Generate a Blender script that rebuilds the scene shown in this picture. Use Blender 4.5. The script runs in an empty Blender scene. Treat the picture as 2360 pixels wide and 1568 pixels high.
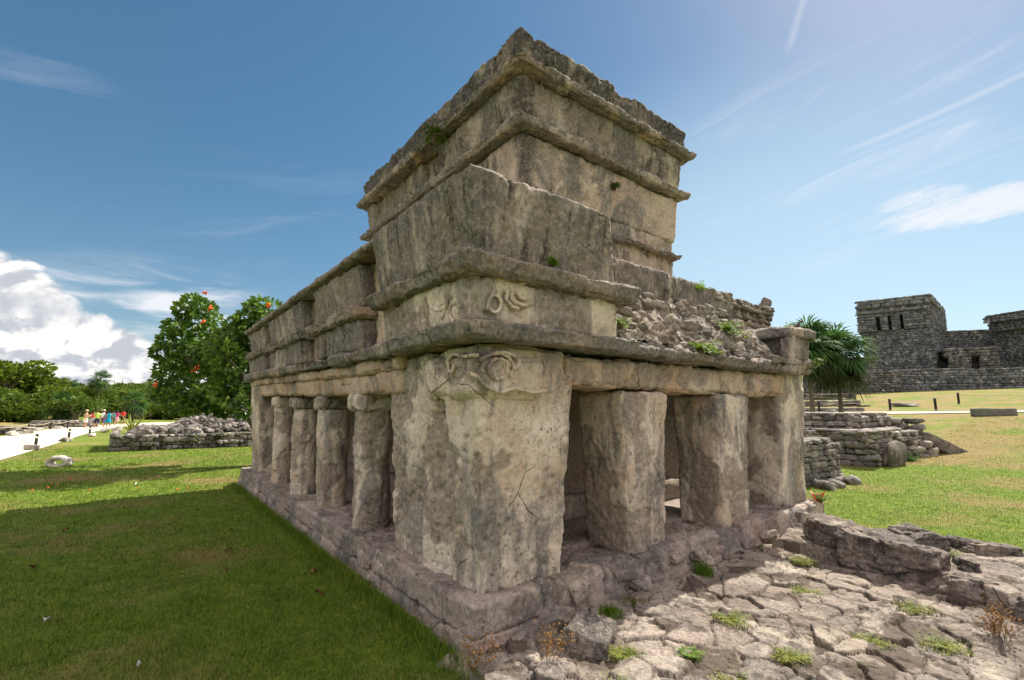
import bpy, bmesh, math, random
import numpy as np
from mathutils import Vector, Matrix

# ------------------------------------------------------------------ camera, sky, sun, exposure
scene = bpy.context.scene
COL = scene.collection
R = math.radians
CAM_H = 1.7
HEAD, PITCH = R(52.05), math.atan2(159, 1088)
cam_data = bpy.data.cameras.new("camera")
cam_data.sensor_width = 36.0
cam_data.lens = 1088 / 2360 * 36.0
cam_data.clip_start = 0.05
cam_data.clip_end = 3000
cam = bpy.data.objects.new("camera", cam_data)
COL.objects.link(cam)
cam.location = (0, 0, CAM_H)
cam.rotation_euler = (R(90) + PITCH, 0, HEAD - R(90))
scene.camera = cam

SUN_AZ, SUN_EL = R(5.0), R(45.5)       # azimuth counted from +X towards +Y
sun_data = bpy.data.lights.new("sun", 'SUN')
sun_data.energy = 4.3
sun_data.angle = R(0.5)
sun_data.color = (1.0, 0.93, 0.80)
sun = bpy.data.objects.new("sun", sun_data)
COL.objects.link(sun)
sd = Vector((math.cos(SUN_EL) * math.cos(SUN_AZ), math.cos(SUN_EL) * math.sin(SUN_AZ), math.sin(SUN_EL)))
sun.rotation_euler = sd.to_track_quat('Z', 'Y').to_euler()
sun.location = sd * 60

scene.view_settings.view_transform = 'Standard'
scene.view_settings.look = 'None'
scene.view_settings.exposure = 1.12
scene.view_settings.gamma = 1.0
try:
    scene.cycles.max_bounces = 8
    scene.cycles.diffuse_bounces = 5
    scene.cycles.transparent_max_bounces = 8
    scene.cycles.use_denoising = True
except Exception:
    pass


# ------------------------------------------------------------------ node helpers
class V:
    """a socket (or number) with arithmetic that becomes Math nodes"""
    def __init__(s, nt, k): s.nt, s.k = nt, k
    def op(s, o, *a, clamp=False):
        n = s.nt.nodes.new('ShaderNodeMath'); n.operation = o; n.use_clamp = clamp
        for i, v in enumerate((s,) + a):
            v = v.k if isinstance(v, V) else v
            if isinstance(v, (int, float)): n.inputs[i].default_value = v
            else: s.nt.links.new(v, n.inputs[i])
        return V(s.nt, n.outputs[0])
    def __add__(s, o): return s.op('ADD', o)
    def __radd__(s, o): return s.op('ADD', o)
    def __sub__(s, o): return s.op('SUBTRACT', o)
    def __rsub__(s, o): return V(s.nt, float(o)).op('SUBTRACT', s)
    def __mul__(s, o): return s.op('MULTIPLY', o)
    def __rmul__(s, o): return s.op('MULTIPLY', o)
    def __truediv__(s, o): return s.op('DIVIDE', o)
    def max(s, o): return s.op('MAXIMUM', o)
    def min(s, o): return s.op('MINIMUM', o)
    def step(s, a, b):
        n = s.nt.nodes.new('ShaderNodeMapRange'); n.interpolation_type = 'SMOOTHSTEP'
        s.nt.links.new(s.k, n.inputs[0])
        n.inputs[1].default_value, n.inputs[2].default_value = a, b
        return V(s.nt, n.outputs[0])


def link_in(nt, v, sock):
    v = v.k if isinstance(v, V) else v
    if isinstance(v, (int, float)): sock.default_value = v
    elif isinstance(v, (tuple, list)):
        sock.default_value = tuple(v) + ((1.0,) if len(v) == 3 and len(sock.default_value) == 4 else ())
    else: nt.links.new(v, sock)


def mixc(nt, f, a, b):
    n = nt.nodes.new('ShaderNodeMix'); n.data_type = 'RGBA'; n.clamp_factor = True
    link_in(nt, f, n.inputs[0]); link_in(nt, a, n.inputs[6]); link_in(nt, b, n.inputs[7])
    return n.outputs[2]


def mapping(nt, vec, scale=(1, 1, 1), loc=(0, 0, 0)):
    n = nt.nodes.new('ShaderNodeMapping')
    nt.links.new(vec, n.inputs[0]); n.inputs[1].default_value = loc; n.inputs[3].default_value = scale
    return n.outputs[0]


def noise(nt, vec, scale, detail=4, rough=0.55, dist=0.0, out=0):
    n = nt.nodes.new('ShaderNodeTexNoise')
    nt.links.new(vec, n.inputs['Vector']); n.inputs['Scale'].default_value = scale
    n.inputs['Detail'].default_value = detail; n.inputs['Roughness'].default_value = rough
    n.inputs['Distortion'].default_value = dist
    return V(nt, n.outputs[0]) if out == 0 else n.outputs[1]


def voro(nt, vec, scale, feature='DISTANCE_TO_EDGE'):
    n = nt.nodes.new('ShaderNodeTexVoronoi'); n.feature = feature
    nt.links.new(vec, n.inputs['Vector']); n.inputs['Scale'].default_value = scale
    return V(nt, n.outputs[0])


def new_mat(name):
    m = bpy.data.materials.new(name); m.use_nodes = True
    nt = m.node_tree; nt.nodes.clear()
    out = nt.nodes.new('ShaderNodeOutputMaterial')
    b = nt.nodes.new('ShaderNodeBsdfPrincipled')
    nt.links.new(b.outputs[0], out.inputs[0])
    b.inputs['Roughness'].default_value = 0.9
    if 'Specular IOR Level' in b.inputs: b.inputs['Specular IOR Level'].default_value = 0.25
    return m, nt, b


def bump(nt, b, h, strength, dist=0.01):
    n = nt.nodes.new('ShaderNodeBump'); n.inputs['Strength'].default_value = strength
    n.inputs['Distance'].default_value = dist
    link_in(nt, h, n.inputs['Height']); nt.links.new(n.outputs[0], b.inputs['Normal'])


def world_pos(nt):
    return nt.nodes.new('ShaderNodeNewGeometry').outputs['Position']


# ------------------------------------------------------------------ world
world = bpy.data.worlds.new("World"); scene.world = world
world.use_nodes = True
wn = world.node_tree; wn.nodes.clear()
wout = wn.nodes.new('ShaderNodeOutputWorld'); bg = wn.nodes.new('ShaderNodeBackground')
sky = wn.nodes.new('ShaderNodeTexSky'); sky.sky_type = 'NISHITA'; sky.sun_disc = False
sky.sun_elevation = SUN_EL; sky.sun_rotation = R(90) - SUN_AZ
sky.altitude = 0; sky.air_density = 1.0; sky.dust_density = 0.30; sky.ozone_density = 1.0
tc = wn.nodes.new('ShaderNodeTexCoord')
sep = wn.nodes.new('ShaderNodeSeparateXYZ'); wn.links.new(tc.outputs['Generated'], sep.inputs[0])
wx, wy, wz = (V(wn, sep.outputs[i]) for i in range(3))
DEG = 57.29578
az = wy.op('ARCTAN2', wx) * DEG
el = wz.op('ARCSINE') * DEG
comb = wn.nodes.new('ShaderNodeCombineXYZ'); wn.links.new(az.k, comb.inputs[0]); wn.links.new(el.k, comb.inputs[1])
ae = comb.outputs[0]


def blob(ca, ce, ra, re_, soft=0.6):
    a = (az - ca) / ra; e = (el - ce) / re_
    return (1 - (a * a + e * e)).step(-soft, soft)


# heaped cumulus low in the north-west
billow = noise(wn, mapping(wn, ae, (0.17, 0.24, 1)), 1.0, 9, 0.55, 0.35)
billow2 = noise(wn, mapping(wn, ae, (0.17, 0.24, 1), (-0.16, -0.16, 0)), 1.0, 9, 0.55, 0.35)
cum_mask = blob(103, 4.5, 9, 8.5).max(blob(94.3, 3.0, 5.6, 5.6)).max(blob(86, 0.5, 13, 6.0)).max(blob(112, 6, 10, 8))
cum = (billow * 1.15 + cum_mask * 0.62).step(0.80, 0.96) * cum_mask.step(0.02, 0.25)
cum_lit = (billow - billow2).step(-0.075, 0.065)  # sunlit and shaded sides of the cloud, painted in by colour
cum_lit2 = noise(wn, mapping(wn, ae, (0.10, 0.30, 1)), 1.0, 5, 0.5).step(0.30, 0.62)
# thin veil between the cumulus and the tree
veil = noise(wn, mapping(wn, ae, (0.10, 0.50, 1), (3, 1.3, 0)), 1.0, 6, 0.55, 0.6).step(0.38, 0.75)
veil = veil * blob(90, 8.5, 10.5, 5.0, 0.9) * 1.0
# high streaks over the right half
rot = wn.nodes.new('ShaderNodeVectorRotate'); rot.rotation_type = 'Z_AXIS'
wn.links.new(ae, rot.inputs[0]); rot.inputs['Angle'].default_value = R(10)
st = noise(wn, mapping(wn, rot.outputs[0], (0.05, 0.33, 1)), 1.0, 8, 0.62, 0.8).step(0.50, 0.86)
cir = st * (blob(10, 24, 24, 9, 0.9) * 0.60 + blob(38, 10, 22, 9, 0.9) * 0.35 + blob(70, 18, 22, 8, 0.9) * 0.20
            + blob(99, 26, 6, 3, 0.8) * 0.25)
wb = noise(wn, mapping(wn, rot.outputs[0], (0.22, 1.3, 1)), 1.0, 6, 0.6, 0.7)
wb2 = noise(wn, mapping(wn, rot.outputs[0], (0.8, 3.2, 1)), 1.0, 8, 0.7, 1.2)
bright = ((blob(5.2, 17.2, 7.5, 1.3, 1.0).max(blob(9.5, 18.9, 3.6, 1.0, 1.0) * 0.7)) * 0.75 + wb * 0.8 + wb2 * .9 - 1.02).step(0.0, 0.62) * 0.85
trail_l = (el - 26.3 - (3.0 - az) * 0.13).op('ABSOLUTE')
trail = (1 - trail_l / 0.35).max(0) * blob(6, 26.3, 10, 3) * 0.30
t2 = ((az - 17.7) + (el - 37.5) * 0.52).op('ABSOLUTE')
trail2 = (1 - t2 / 0.6).max(0) * blob(17.5, 38, 4, 3) * 0.25
thin = (cir + trail + trail2).max(bright).max(veil)
thin = thin.min(0.92)
cs = wn.nodes.new('ShaderNodeMix'); cs.data_type = 'RGBA'
gm = wn.nodes.new('ShaderNodeGamma'); gm.inputs[1].default_value = 0.80
wn.links.new(sky.outputs[0], gm.inputs[0])
hs = wn.nodes.new('ShaderNodeHueSaturation'); hs.inputs['Saturation'].default_value = 1.38
hs.inputs['Hue'].default_value = 0.492
hs.inputs['Value'].default_value = 0.70
wn.links.new(gm.outputs[0], hs.inputs['Color'])
c0 = hs.outputs[0]
c0 = mixc(wn, blob(26, 5, 36, 24, 1.0) * 0.50, c0, (3.7, 4.7, 5.2))
c1 = mixc(wn, thin, c0, (4.3, 4.4, 4.6))
cumcol = mixc(wn, cum_lit * (0.35 + 0.65 * cum_lit2), (2.7, 2.85, 3.15), (6.4, 6.2, 5.8))
c2 = mixc(wn, cum, c1, cumcol)
# added bright cloud behind the camera, out of view, filling the shaded walls
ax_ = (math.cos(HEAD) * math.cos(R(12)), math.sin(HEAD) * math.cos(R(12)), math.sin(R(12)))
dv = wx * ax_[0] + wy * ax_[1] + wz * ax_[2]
fill_deck = (1 - dv.step(.02, .40)) * wz.step(.10, .42)
fill_noise = noise(wn, mapping(wn, tc.outputs['Generated'], (3, 3, 5)), 1.0, 6, .55).step(.30, .60)
c2 = mixc(wn, fill_deck * (fill_noise * 0.75 + 0.25), c2, (9.0, 7.8, 7.1))
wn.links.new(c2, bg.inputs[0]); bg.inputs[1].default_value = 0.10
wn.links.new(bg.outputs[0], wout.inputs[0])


# ------------------------------------------------------------------ placing helpers (metres on the ground from the camera set-up)
_F = np.array([math.cos(HEAD), math.sin(HEAD), 0.0]); _R = np.array([math.sin(HEAD), -math.cos(HEAD), 0.0])
_U = np.array([0, 0, 1.0])
_FW = _F * math.cos(PITCH) + _U * math.sin(PITCH); _UP = -_F * math.sin(PITCH) + _U * math.cos(PITCH)
CAMP = np.array([0, 0, CAM_H])


def ray(x, y): return _FW * 1088 + _R * (x - 1180) - _UP * (y - 784)


def gp(x, y, z=0.0):
    """ground point at height z seen at photo position x, y (2360 wide)"""
    d = ray(x, y); return CAMP + d * (z - CAM_H) / d[2]


def at(x, y, dist):
    d = ray(x, y); return CAMP + d * dist / (d @ _F)


# ------------------------------------------------------------------ object helpers
def tag(o, label=None, cat=None, group=None, kind=None):
    if label: o['label'] = label
    if cat: o['category'] = cat
    if group: o['group'] = group
    if kind: o['kind'] = kind
    return o


def empty(name, loc=(0, 0, 0), label=None, cat=None, group=None):
    o = bpy.data.objects.new(name, None); COL.objects.link(o)
    o.location = loc; o.empty_display_size = 0.2
    return tag(o, label, cat, group)


def copy_tree(o, parent=None):
    c = o.copy(); COL.objects.link(c); c.parent = parent
    for ch in list(o.children): copy_tree(ch, c)
    return c


class MB:
    def __init__(s): s.v = []; s.q = []; s.t = []; s.n = 0; s.ms = []; s.mt = []; s.a = []; s.b = []
    def add(s, verts, quads=None, tris=None, mi=0, patch=None, tone=None):
        verts = np.asarray(verts, dtype=np.float64).reshape(-1, 3)
        if quads is not None and len(quads):
            s.q.append(np.asarray(quads) + s.n); s.ms.append(np.full(len(quads), mi))
        if tris is not None and len(tris):
            s.t.append(np.asarray(tris) + s.n); s.mt.append(np.full(len(tris), mi))
        s.v.append(verts); s.n += len(verts)
        s.a.append(np.zeros(len(verts)) if patch is None else patch); s.b.append(np.full(len(verts), .5) if tone is None else tone)
        return s
    def mesh(s, name, smooth=True):
        me = bpy.data.meshes.new(name)
        v = np.concatenate(s.v)
        q = np.concatenate(s.q) if s.q else np.zeros((0, 4), int)
        t = np.concatenate(s.t) if s.t else np.zeros((0, 3), int)
        me.vertices.add(len(v)); me.vertices.foreach_set('co', v.ravel())
        me.loops.add(len(q) * 4 + len(t) * 3)
        me.loops.foreach_set('vertex_index', np.concatenate([q.ravel(), t.ravel()]).astype(np.int32))
        me.polygons.add(len(q) + len(t))
        st_ = np.concatenate([np.arange(len(q)) * 4, len(q) * 4 + np.arange(len(t)) * 3]).astype(np.int32)
        me.polygons.foreach_set('loop_start', st_)
        mi = np.concatenate((s.ms if s.ms else []) + (s.mt if s.mt else []))
        me.polygons.foreach_set('material_index', mi.astype(np.int32))
        me.polygons.foreach_set('use_smooth', np.full(len(q) + len(t), smooth))
        if any(x.any() for x in s.a):
            me.attributes.new('patch', 'FLOAT', 'POINT').data.foreach_set('value', np.concatenate(s.a).astype(np.float32))
            me.attributes.new('tone', 'FLOAT', 'POINT').data.foreach_set('value', np.concatenate(s.b).astype(np.float32))
        me.update(); me.validate()
        return me
    def build(s, name, mats, parent=None, smooth=True, loc=None):
        me = s.mesh(name, smooth)
        for m in (mats if isinstance(mats, (list, tuple)) else [mats]): me.materials.append(m)
        o = bpy.data.objects.new(name, me); COL.objects.link(o)
        if loc is not None:
            me.vertices.foreach_get
            off = Vector(loc); me.transform(Matrix.Translation(-off)); o.location = off
        if parent is not None:
            o.parent = parent
            if loc is None:
                off = Vector(parent.location); p = parent.parent
                while p: off += Vector(p.location); p = p.parent
                me.transform(Matrix.Translation(-off))
            else:
                off = Vector(parent.location); p = parent.parent
                while p: off += Vector(p.location); p = p.parent
                o.location = Vector(loc) - off
        return o


# ------------------------------------------------------------------ numpy noise
_rs = np.random.RandomState(7)
_perm = _rs.permutation(256); _perm = np.concatenate([_perm, _perm, _perm])
_g = _rs.normal(size=(256, 3)); _g /= np.linalg.norm(_g, axis=1)[:, None]


def perlin(P):
    P = np.asarray(P, dtype=np.float64)
    i = np.floor(P).astype(int); f = P - i; i &= 255
    u = f * f * f * (f * (f * 6 - 15) + 10)
    res = 0
    for dx in (0, 1):
        wx_ = u[:, 0] if dx else 1 - u[:, 0]
        a = _perm[i[:, 0] + dx]
        for dy in (0, 1):
            wy_ = u[:, 1] if dy else 1 - u[:, 1]
            b = _perm[a + i[:, 1] + dy]
            for dz in (0, 1):
                wz_ = u[:, 2] if dz else 1 - u[:, 2]
                g = _g[_perm[b + i[:, 2] + dz] & 255]
                d = g[:, 0] * (f[:, 0] - dx) + g[:, 1] * (f[:, 1] - dy) + g[:, 2] * (f[:, 2] - dz)
                res = res + wx_ * wy_ * wz_ * d
    return res * 1.6


def fbm(P, octv=3, lac=2.1, gain=0.5):
    r = 0; a = 1.0; s = 1.0
    for k in range(octv):
        r = r + a * perlin(P * s + k * 13.7); a *= gain; s *= lac
    return r


# ------------------------------------------------------------------ stone shapes
def box_grid(nx, ny, nz):
    P = []; Q = []; n = 0
    def face(a, b, fn, flip):
        nonlocal n
        u, v = np.meshgrid(np.arange(a + 1), np.arange(b + 1), indexing='ij')
        pts = fn(u.ravel(), v.ravel())
        idx = np.arange((a + 1) * (b + 1)).reshape(a + 1, b + 1) + n
        q = np.stack([idx[:-1, :-1], idx[1:, :-1], idx[1:, 1:], idx[:-1, 1:]], -1).reshape(-1, 4)
        if flip: q = q[:, ::-1]
        P.append(pts); Q.append(q); n += len(pts)
    z = lambda u, v, k: np.full_like(u, k)
    face(nx, ny, lambda u, v: np.stack([u, v, z(u, v, 0)], 1), True)
    face(nx, ny, lambda u, v: np.stack([u, v, z(u, v, nz)], 1), False)
    face(nx, nz, lambda u, v: np.stack([u, z(u, v, 0), v], 1), False)
    face(nx, nz, lambda u, v: np.stack([u, z(u, v, ny), v], 1), True)
    face(ny, nz, lambda u, v: np.stack([z(u, v, 0), u, v], 1), True)
    face(ny, nz, lambda u, v: np.stack([z(u, v, nx), u, v], 1), False)
    P = np.concatenate(P); Q = np.concatenate(Q)
    key = (P[:, 0] * 100003 + P[:, 1]) * 100003 + P[:, 2]
    _, first, inv = np.unique(key, return_index=True, return_inverse=True)
    return P[first].astype(float), inv[Q]


def erode(P, N, rough, seed=0.0, pits=1.0, joints=None, mask=False):
    S = P + seed * 7.31
    f_ = fbm(S * np.array([1.5, 1.5, 1.1]) + 31, 4, 2.2, .5)
    lost = np.clip((f_ - .16) / .035, 0, 1)             # where the plaster coat has come away
    h = fbm(S * 1.9, 2) * 0.016 + fbm(S * 7.5, 4, 2.2, 0.6) * 0.0055
    h = h + perlin(S * 38.0) * 0.0035
    e = 1 - np.abs(N).max(axis=1)
    h = h - e * np.maximum(0, fbm(S * 5.0 + 2, 3) + .12) * 0.13
    h = h - np.maximum(0, perlin(S * 13.0 + 5) - 0.28) * 0.050 * pits
    h = h - np.maximum(0, perlin(S * np.array([4.5, 4.5, 3.0]) + 9) - 0.42) * 0.075 * pits
    if joints:
        ax, step_, dep = joints
        ph = fbm(S * 3.0, 2) * 0.05
        c = (P[:, ax] + ph) / step_
        d = np.abs(c - np.round(c)) * step_
        h = h - dep * np.exp(-(d / 0.012) ** 2)
        h = h + (perlin(np.stack([np.floor(c + 0.5) * 3.7 + 0.5, np.full_like(c, 0.31 + seed), np.full_like(c, 0.7)], 1))) * 0.035
    h = h - lost * (0.014 + 0.009 * perlin(S * 26) + 0.007 * perlin(S * 12))
    P = P + N * (h * rough)[:, None]
    return (P, lost) if mask else P


def block(mb, x0, x1, y0, y1, z0, z1, res=0.03, r=0.03, flare=(0, 0, 0, 0), rough=1.0, seed=0.0, mi=0,
          pits=1.0, joints=None, warp=None, cut=None):
    """eroded, slightly rounded stone block; flare moves the top's x0,x1,y0,y1"""
    L = np.array([x1 - x0, y1 - y0, z1 - z0]); r = min(r, L.min() * 0.49)
    n = [int(min(420, max(2, round(l / res)))) for l in L]
    G, Q = box_grid(*n)
    uvw = G / np.array(n)
    P = uvw * L
    C = np.clip(P, r, L - r)
    D = P - C; ln = np.linalg.norm(D, axis=1)
    N = D / np.maximum(ln, 1e-9)[:, None]
    P = C + N * r
    P = P + np.array([x0, y0, z0])
    t = uvw[:, 2]
    P[:, 0] += t * ((1 - uvw[:, 0]) * flare[0] + uvw[:, 0] * flare[1])
    P[:, 1] += t * ((1 - uvw[:, 1]) * flare[2] + uvw[:, 1] * flare[3])
    P, lost = erode(P, N, rough, seed, pits, joints, True)
    if warp: P = warp(P)
    if cut: P = cut(P, uvw)
    mb.add(P, Q, mi=mi, patch=lost)


def make_rock(n, seed, sharp=0.25, rough=0.12):
    G, Q = box_grid(n, n, n)
    P = G / n * 2 - 1
    C = np.clip(P, -1 + sharp * 1.4, 1 - sharp * 1.4)
    D = P - C; N = D / np.maximum(np.linalg.norm(D, axis=1), 1e-9)[:, None]
    P = C + N * sharp * 1.4
    rs = np.random.RandomState(seed)
    for k in range(5):                                  # knock some corners off
        d = rs.normal(size=3); d /= np.linalg.norm(d)
        lim = rs.uniform(0.75, 1.15)
        e = P @ d - lim
        P = P - np.maximum(e, 0)[:, None] * d * 0.9
    P = P * (1 + rough * fbm(P * 1.1 + seed * 3.1, 3)[:, None]) + rough * 0.4 * perlin(P * 3.3 + seed)[:, None] * N
    return P, Q


ROCK_HI = [make_rock(12, 10 + k, 0.22, 0.14) for k in range(7)]
ROCK_MD = [make_rock(5, 30 + k, 0.25, 0.16) for k in range(9)]
ROCK_LO = [make_rock(3, 60 + k, 0.25, 0.14) for k in range(8)]


def rotm(ax_, ay_, az_):
    cx_, sx_ = math.cos(ax_), math.sin(ax_); cy_, sy_ = math.cos(ay_), math.sin(ay_); cz_, sz_ = math.cos(az_), math.sin(az_)
    return (np.array([[cz_, -sz_, 0], [sz_, cz_, 0], [0, 0, 1]]) @ np.array([[cy_, 0, sy_], [0, 1, 0], [-sy_, 0, cy_]])
            @ np.array([[1, 0, 0], [0, cx_, -sx_], [0, sx_, cx_]]))


def rock(mb, c, size, rot=(0, 0, 0), lib=None, rng=random, mi=0):
    P, Q = rng.choice(lib or ROCK_MD)
    M = rotm(*rot)
    mb.add((P * (np.array(size) / 2)) @ M.T + np.array(c), Q, mi=mi)


def course_face(mb, p, q, z0, z1, ch=0.14, sl=0.3, depth=0.16, rng=random, lib=None, out=0.0, lean=0.0, jit=1.0):
    """irregular courses of stones laid up the vertical face p -> q"""
    p = np.array(p[:2], float); q = np.array(q[:2], float)
    L = np.linalg.norm(q - p); u = (q - p) / L; nrm = np.array([u[1], -u[0]]); ang = math.atan2(u[1], u[0])
    z = z0
    while z < z1 - ch * 0.3:
        h = min(ch * rng.uniform(0.75, 1.3), z1 - z + 0.02)
        s = -rng.uniform(0, sl * 0.5)
        while s < L:
            w = sl * rng.uniform(0.5, 1.6); w2 = min(w, L - s)
            if w2 < 0.05: break
            c = p + u * (s + w2 / 2) + nrm * (out + rng.uniform(-0.03, 0.03) * jit * depth / 0.16 - lean * (z - z0))
            rock(mb, (c[0], c[1], z + h / 2), (w2 * 1.03, depth * rng.uniform(0.8, 1.15), h * 1.04),
                 (rng.uniform(-.05, .05) * jit, rng.uniform(-.05, .05) * jit, ang + rng.uniform(-.06, .06) * jit), lib, rng)
            s += w
        z += h


def tube(mb, pts, rad, seg=8, mi=0, squash=1.0, caps=True):
    pts = np.array(pts, float); n = len(pts)
    rad = np.full(n, rad) if np.isscalar(rad) else np.array(rad, float)
    T = np.gradient(pts, axis=0); T /= np.maximum(np.linalg.norm(T, axis=1), 1e-9)[:, None]
    ref = np.array([0, 0, 1.0]) if abs(T[0][2]) < 0.9 else np.array([1.0, 0, 0])
    Vv = []
    a = np.linspace(0, 2 * math.pi, seg, endpoint=False)
    A = np.cross(T[0], ref); A /= np.linalg.norm(A)
    for k in range(n):
        A = A - T[k] * (A @ T[k]); A /= max(np.linalg.norm(A), 1e-9)
        B = np.cross(T[k], A)
        Vv.append(pts[k] + rad[k] * (np.cos(a)[:, None] * A + squash * np.sin(a)[:, None] * B))
    Vv = np.concatenate(Vv)
    i = np.arange(n - 1)[:, None] * seg; j = np.arange(seg)[None, :]; j2 = (j + 1) % seg
    Q = np.stack([i + j, i + j2, i + seg + j2, i + seg + j], -1).reshape(-1, 4)
    tr = []
    if caps:
        Vv = np.concatenate([Vv, pts[:1], pts[-1:]])
        c0_, c1_ = n * seg, n * seg + 1
        for k in range(seg):
            tr.append([c0_, (k + 1) % seg, k]); tr.append([c1_, (n - 1) * seg + k, (n - 1) * seg + (k + 1) % seg])
    mb.add(Vv, Q, tr, mi)


def sbox(mb, c, s, rz=0.0, mi=0):
    """plain bevel-less box for far or tiny pieces"""
    G, Q = box_grid(1, 1, 1)
    M = rotm(0, 0, rz)
    mb.add(((G - 0.5) * np.array(s)) @ M.T + np.array(c), Q, mi=mi)


# ------------------------------------------------------------------ materials
def stone_mat(name, pale=(.52, .42, .29), warm=(.44, .30, .18), grey=(.18, .162, .145), dark=(.04, .034, .03),
              g=0.0, d=0.0, pink=0.3, streak=1.0, bumps=0.55, island=False, pores=1.0, moss=0.0, crack=1.0, stain=None, bands=0.0, lostcol=(.25, .20, .15), slabs=False, sat=.80):
    m, nt, b = new_mat(name)
    P = world_pos(nt)
    w = noise(nt, P, 3.0, 3, out=1)
    add = nt.nodes.new('ShaderNodeVectorMath'); add.operation = 'MULTIPLY_ADD'
    nt.links.new(w, add.inputs[0]); add.inputs[1].default_value = (.12, .12, .12); nt.links.new(P, add.inputs[2])
    PW = add.outputs[0]
    c = mixc(nt, noise(nt, P, 1.4, 6, 0.6).step(.40, .62), pale, warm)
    c = mixc(nt, noise(nt, mapping(nt, P, (1, 1, .6), (4, 2, 7)), 2.6, 5, 0.6).step(.56, .72) * pink, c, (.47, .27, .19))
    # smooth re-plastered patches
    c = mixc(nt, noise(nt, PW, 2.1, 2, 0.4).step(.60, .63) * 0.55, c, (.55, .48, .34))
    # rain-washed grey growth, in patches and in runs down the face
    g1 = noise(nt, mapping(nt, PW, (1.25, 1.25, .9), (9, 3, 1)), 1.5, 9, 0.62, 0.3)
    g2 = noise(nt, mapping(nt, P, (7.0, 7.0, .55)), 1.0, 6, 0.6)
    gm = (g1 * (1.25 - 0.35 * streak) + g2 * (0.35 * streak) + (g - 0.12)).step(.50, .66)
    c = mixc(nt, gm * 0.92, c, grey)
    d1 = noise(nt, mapping(nt, P, (9.0, 9.0, 1.1), (2, 8, 3)), 1.0, 7, 0.66)
    d2 = noise(nt, mapping(nt, P, (1, 1, 1), (1, 5, 3)), 2.3, 6, 0.6)
    dm = (d1 * (0.3 + 0.4 * streak) + d2 * (0.7 - 0.4 * streak) + (d - 0.02)).step(.55, .66)
    mtx = noise(nt, P, 11, 6, .7)
    if bands:
        bn = noise(nt, mapping(nt, PW, (2.7, 2.7, .55), (3, 3, 3)), 1.0, 6, .6, .6)
        c = mixc(nt, bn.step(.50, .58) * bands, c, grey)
        c = mixc(nt, (1 - bn.step(.38, .46)) * bands * .7, c, (.66, .57, .42))
    pa = nt.nodes.new('ShaderNodeAttribute'); pa.attribute_name = 'patch'
    pat = V(nt, pa.outputs['Fac']) * (d1 * .9 + mtx * 1.0 - .15).op('MINIMUM', 1.0).max(0.0)
    c = mixc(nt, pat * .85, c, lostcol)
    if stain:
        sp3 = nt.nodes.new('ShaderNodeSeparateXYZ'); nt.links.new(PW, sp3.inputs[0])
        dx_ = V(nt, sp3.outputs[0]) - stain[0]; dy_ = V(nt, sp3.outputs[1]) - stain[1]
        rr_ = (dx_ * dx_ + dy_ * dy_).op('SQRT') - (d2 - .5) * .5
        c = mixc(nt, (1 - rr_.step(stain[2] * .6, stain[2])) * (d1 * 1.6 - .1).op('MINIMUM', 1.0), c, dark)
    c = mixc(nt, dm * (0.8 if 'pyramid' in name or 'paving' in name else 0.92), c, dark)
    # lichen specks pale and dark, pores
    sp = noise(nt, P, 42, 4, 0.65)
    c = mixc(nt, sp.step(.58, .70) * (0.1 if 'pyramid' in name else 0.55), c, (.60, .55, .45))
    po = noise(nt, P, 27, 5, 0.68)
    pm = po.step(.565, .66) * (noise(nt, P, 3.2, 3).step(.38, .62)) * pores
    c = mixc(nt, pm * 0.8, c, (.055, .045, .035))
    fine = noise(nt, P, 120, 3, 0.7)
    c = mixc(nt, fine.step(.40, .72) * 0.45, c, (.10, .085, .07))
    mt = noise(nt, P, 24, 8, 0.74)
    mtk = 0.3 if 'pyramid' in name else 1.0
    c = mixc(nt, mt.step(.50, .62) * 0.32 * mtk, c, (.115, .095, .075))
    c = mixc(nt, (1 - mt.step(.40, .50)) * 0.22 * mtk, c, (.68, .565, .43))
    # hairline cracks
    cr = voro(nt, PW, 1.15)
    crm = (1 - cr.step(.0, .008)) * noise(nt, P, 0.9, 2).step(.56, .62) * crack
    c = mixc(nt, crm * 0.85, c, (.03, .025, .02))
    if slabs:
        ta = nt.nodes.new('ShaderNodeAttribute'); ta.attribute_name = 'tone'
        c = mixc(nt, (V(nt, ta.outputs['Fac']) - .35) * .9, c, (.20, .155, .11))
        c = mixc(nt, V(nt, pa.outputs['Fac']) * .9, c, (.075, .055, .035))
    if island:
        gi = nt.nodes.new('ShaderNodeNewGeometry').outputs['Random Per Island']
        hv = nt.nodes.new('ShaderNodeHueSaturation'); nt.links.new(c, hv.inputs['Color'])
        mr = V(nt, gi) * 0.7 + 0.62
        nt.links.new(mr.k, hv.inputs['Value']); c = hv.outputs[0]
    if moss:
        c = mixc(nt, noise(nt, P, 3.7, 5, 0.7).step(.62, .74) * moss, c, (.13, .17, .03))
    hv2 = nt.nodes.new('ShaderNodeHueSaturation'); hv2.inputs['Saturation'].default_value = sat; hv2.inputs['Hue'].default_value = .487; nt.links.new(c, hv2.inputs['Color']); c = hv2.outputs[0]
    nt.links.new(c, b.inputs['Base Color'])
    hgt = noise(nt, P, 9, 8, 0.72) * 1.7 + sp * 0.35 - pm * 0.5 - crm * 0.8 + fine * 0.22
    bump(nt, b, hgt, bumps, 0.022)
    b.inputs['Roughness'].default_value = 0.93
    return m


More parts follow.
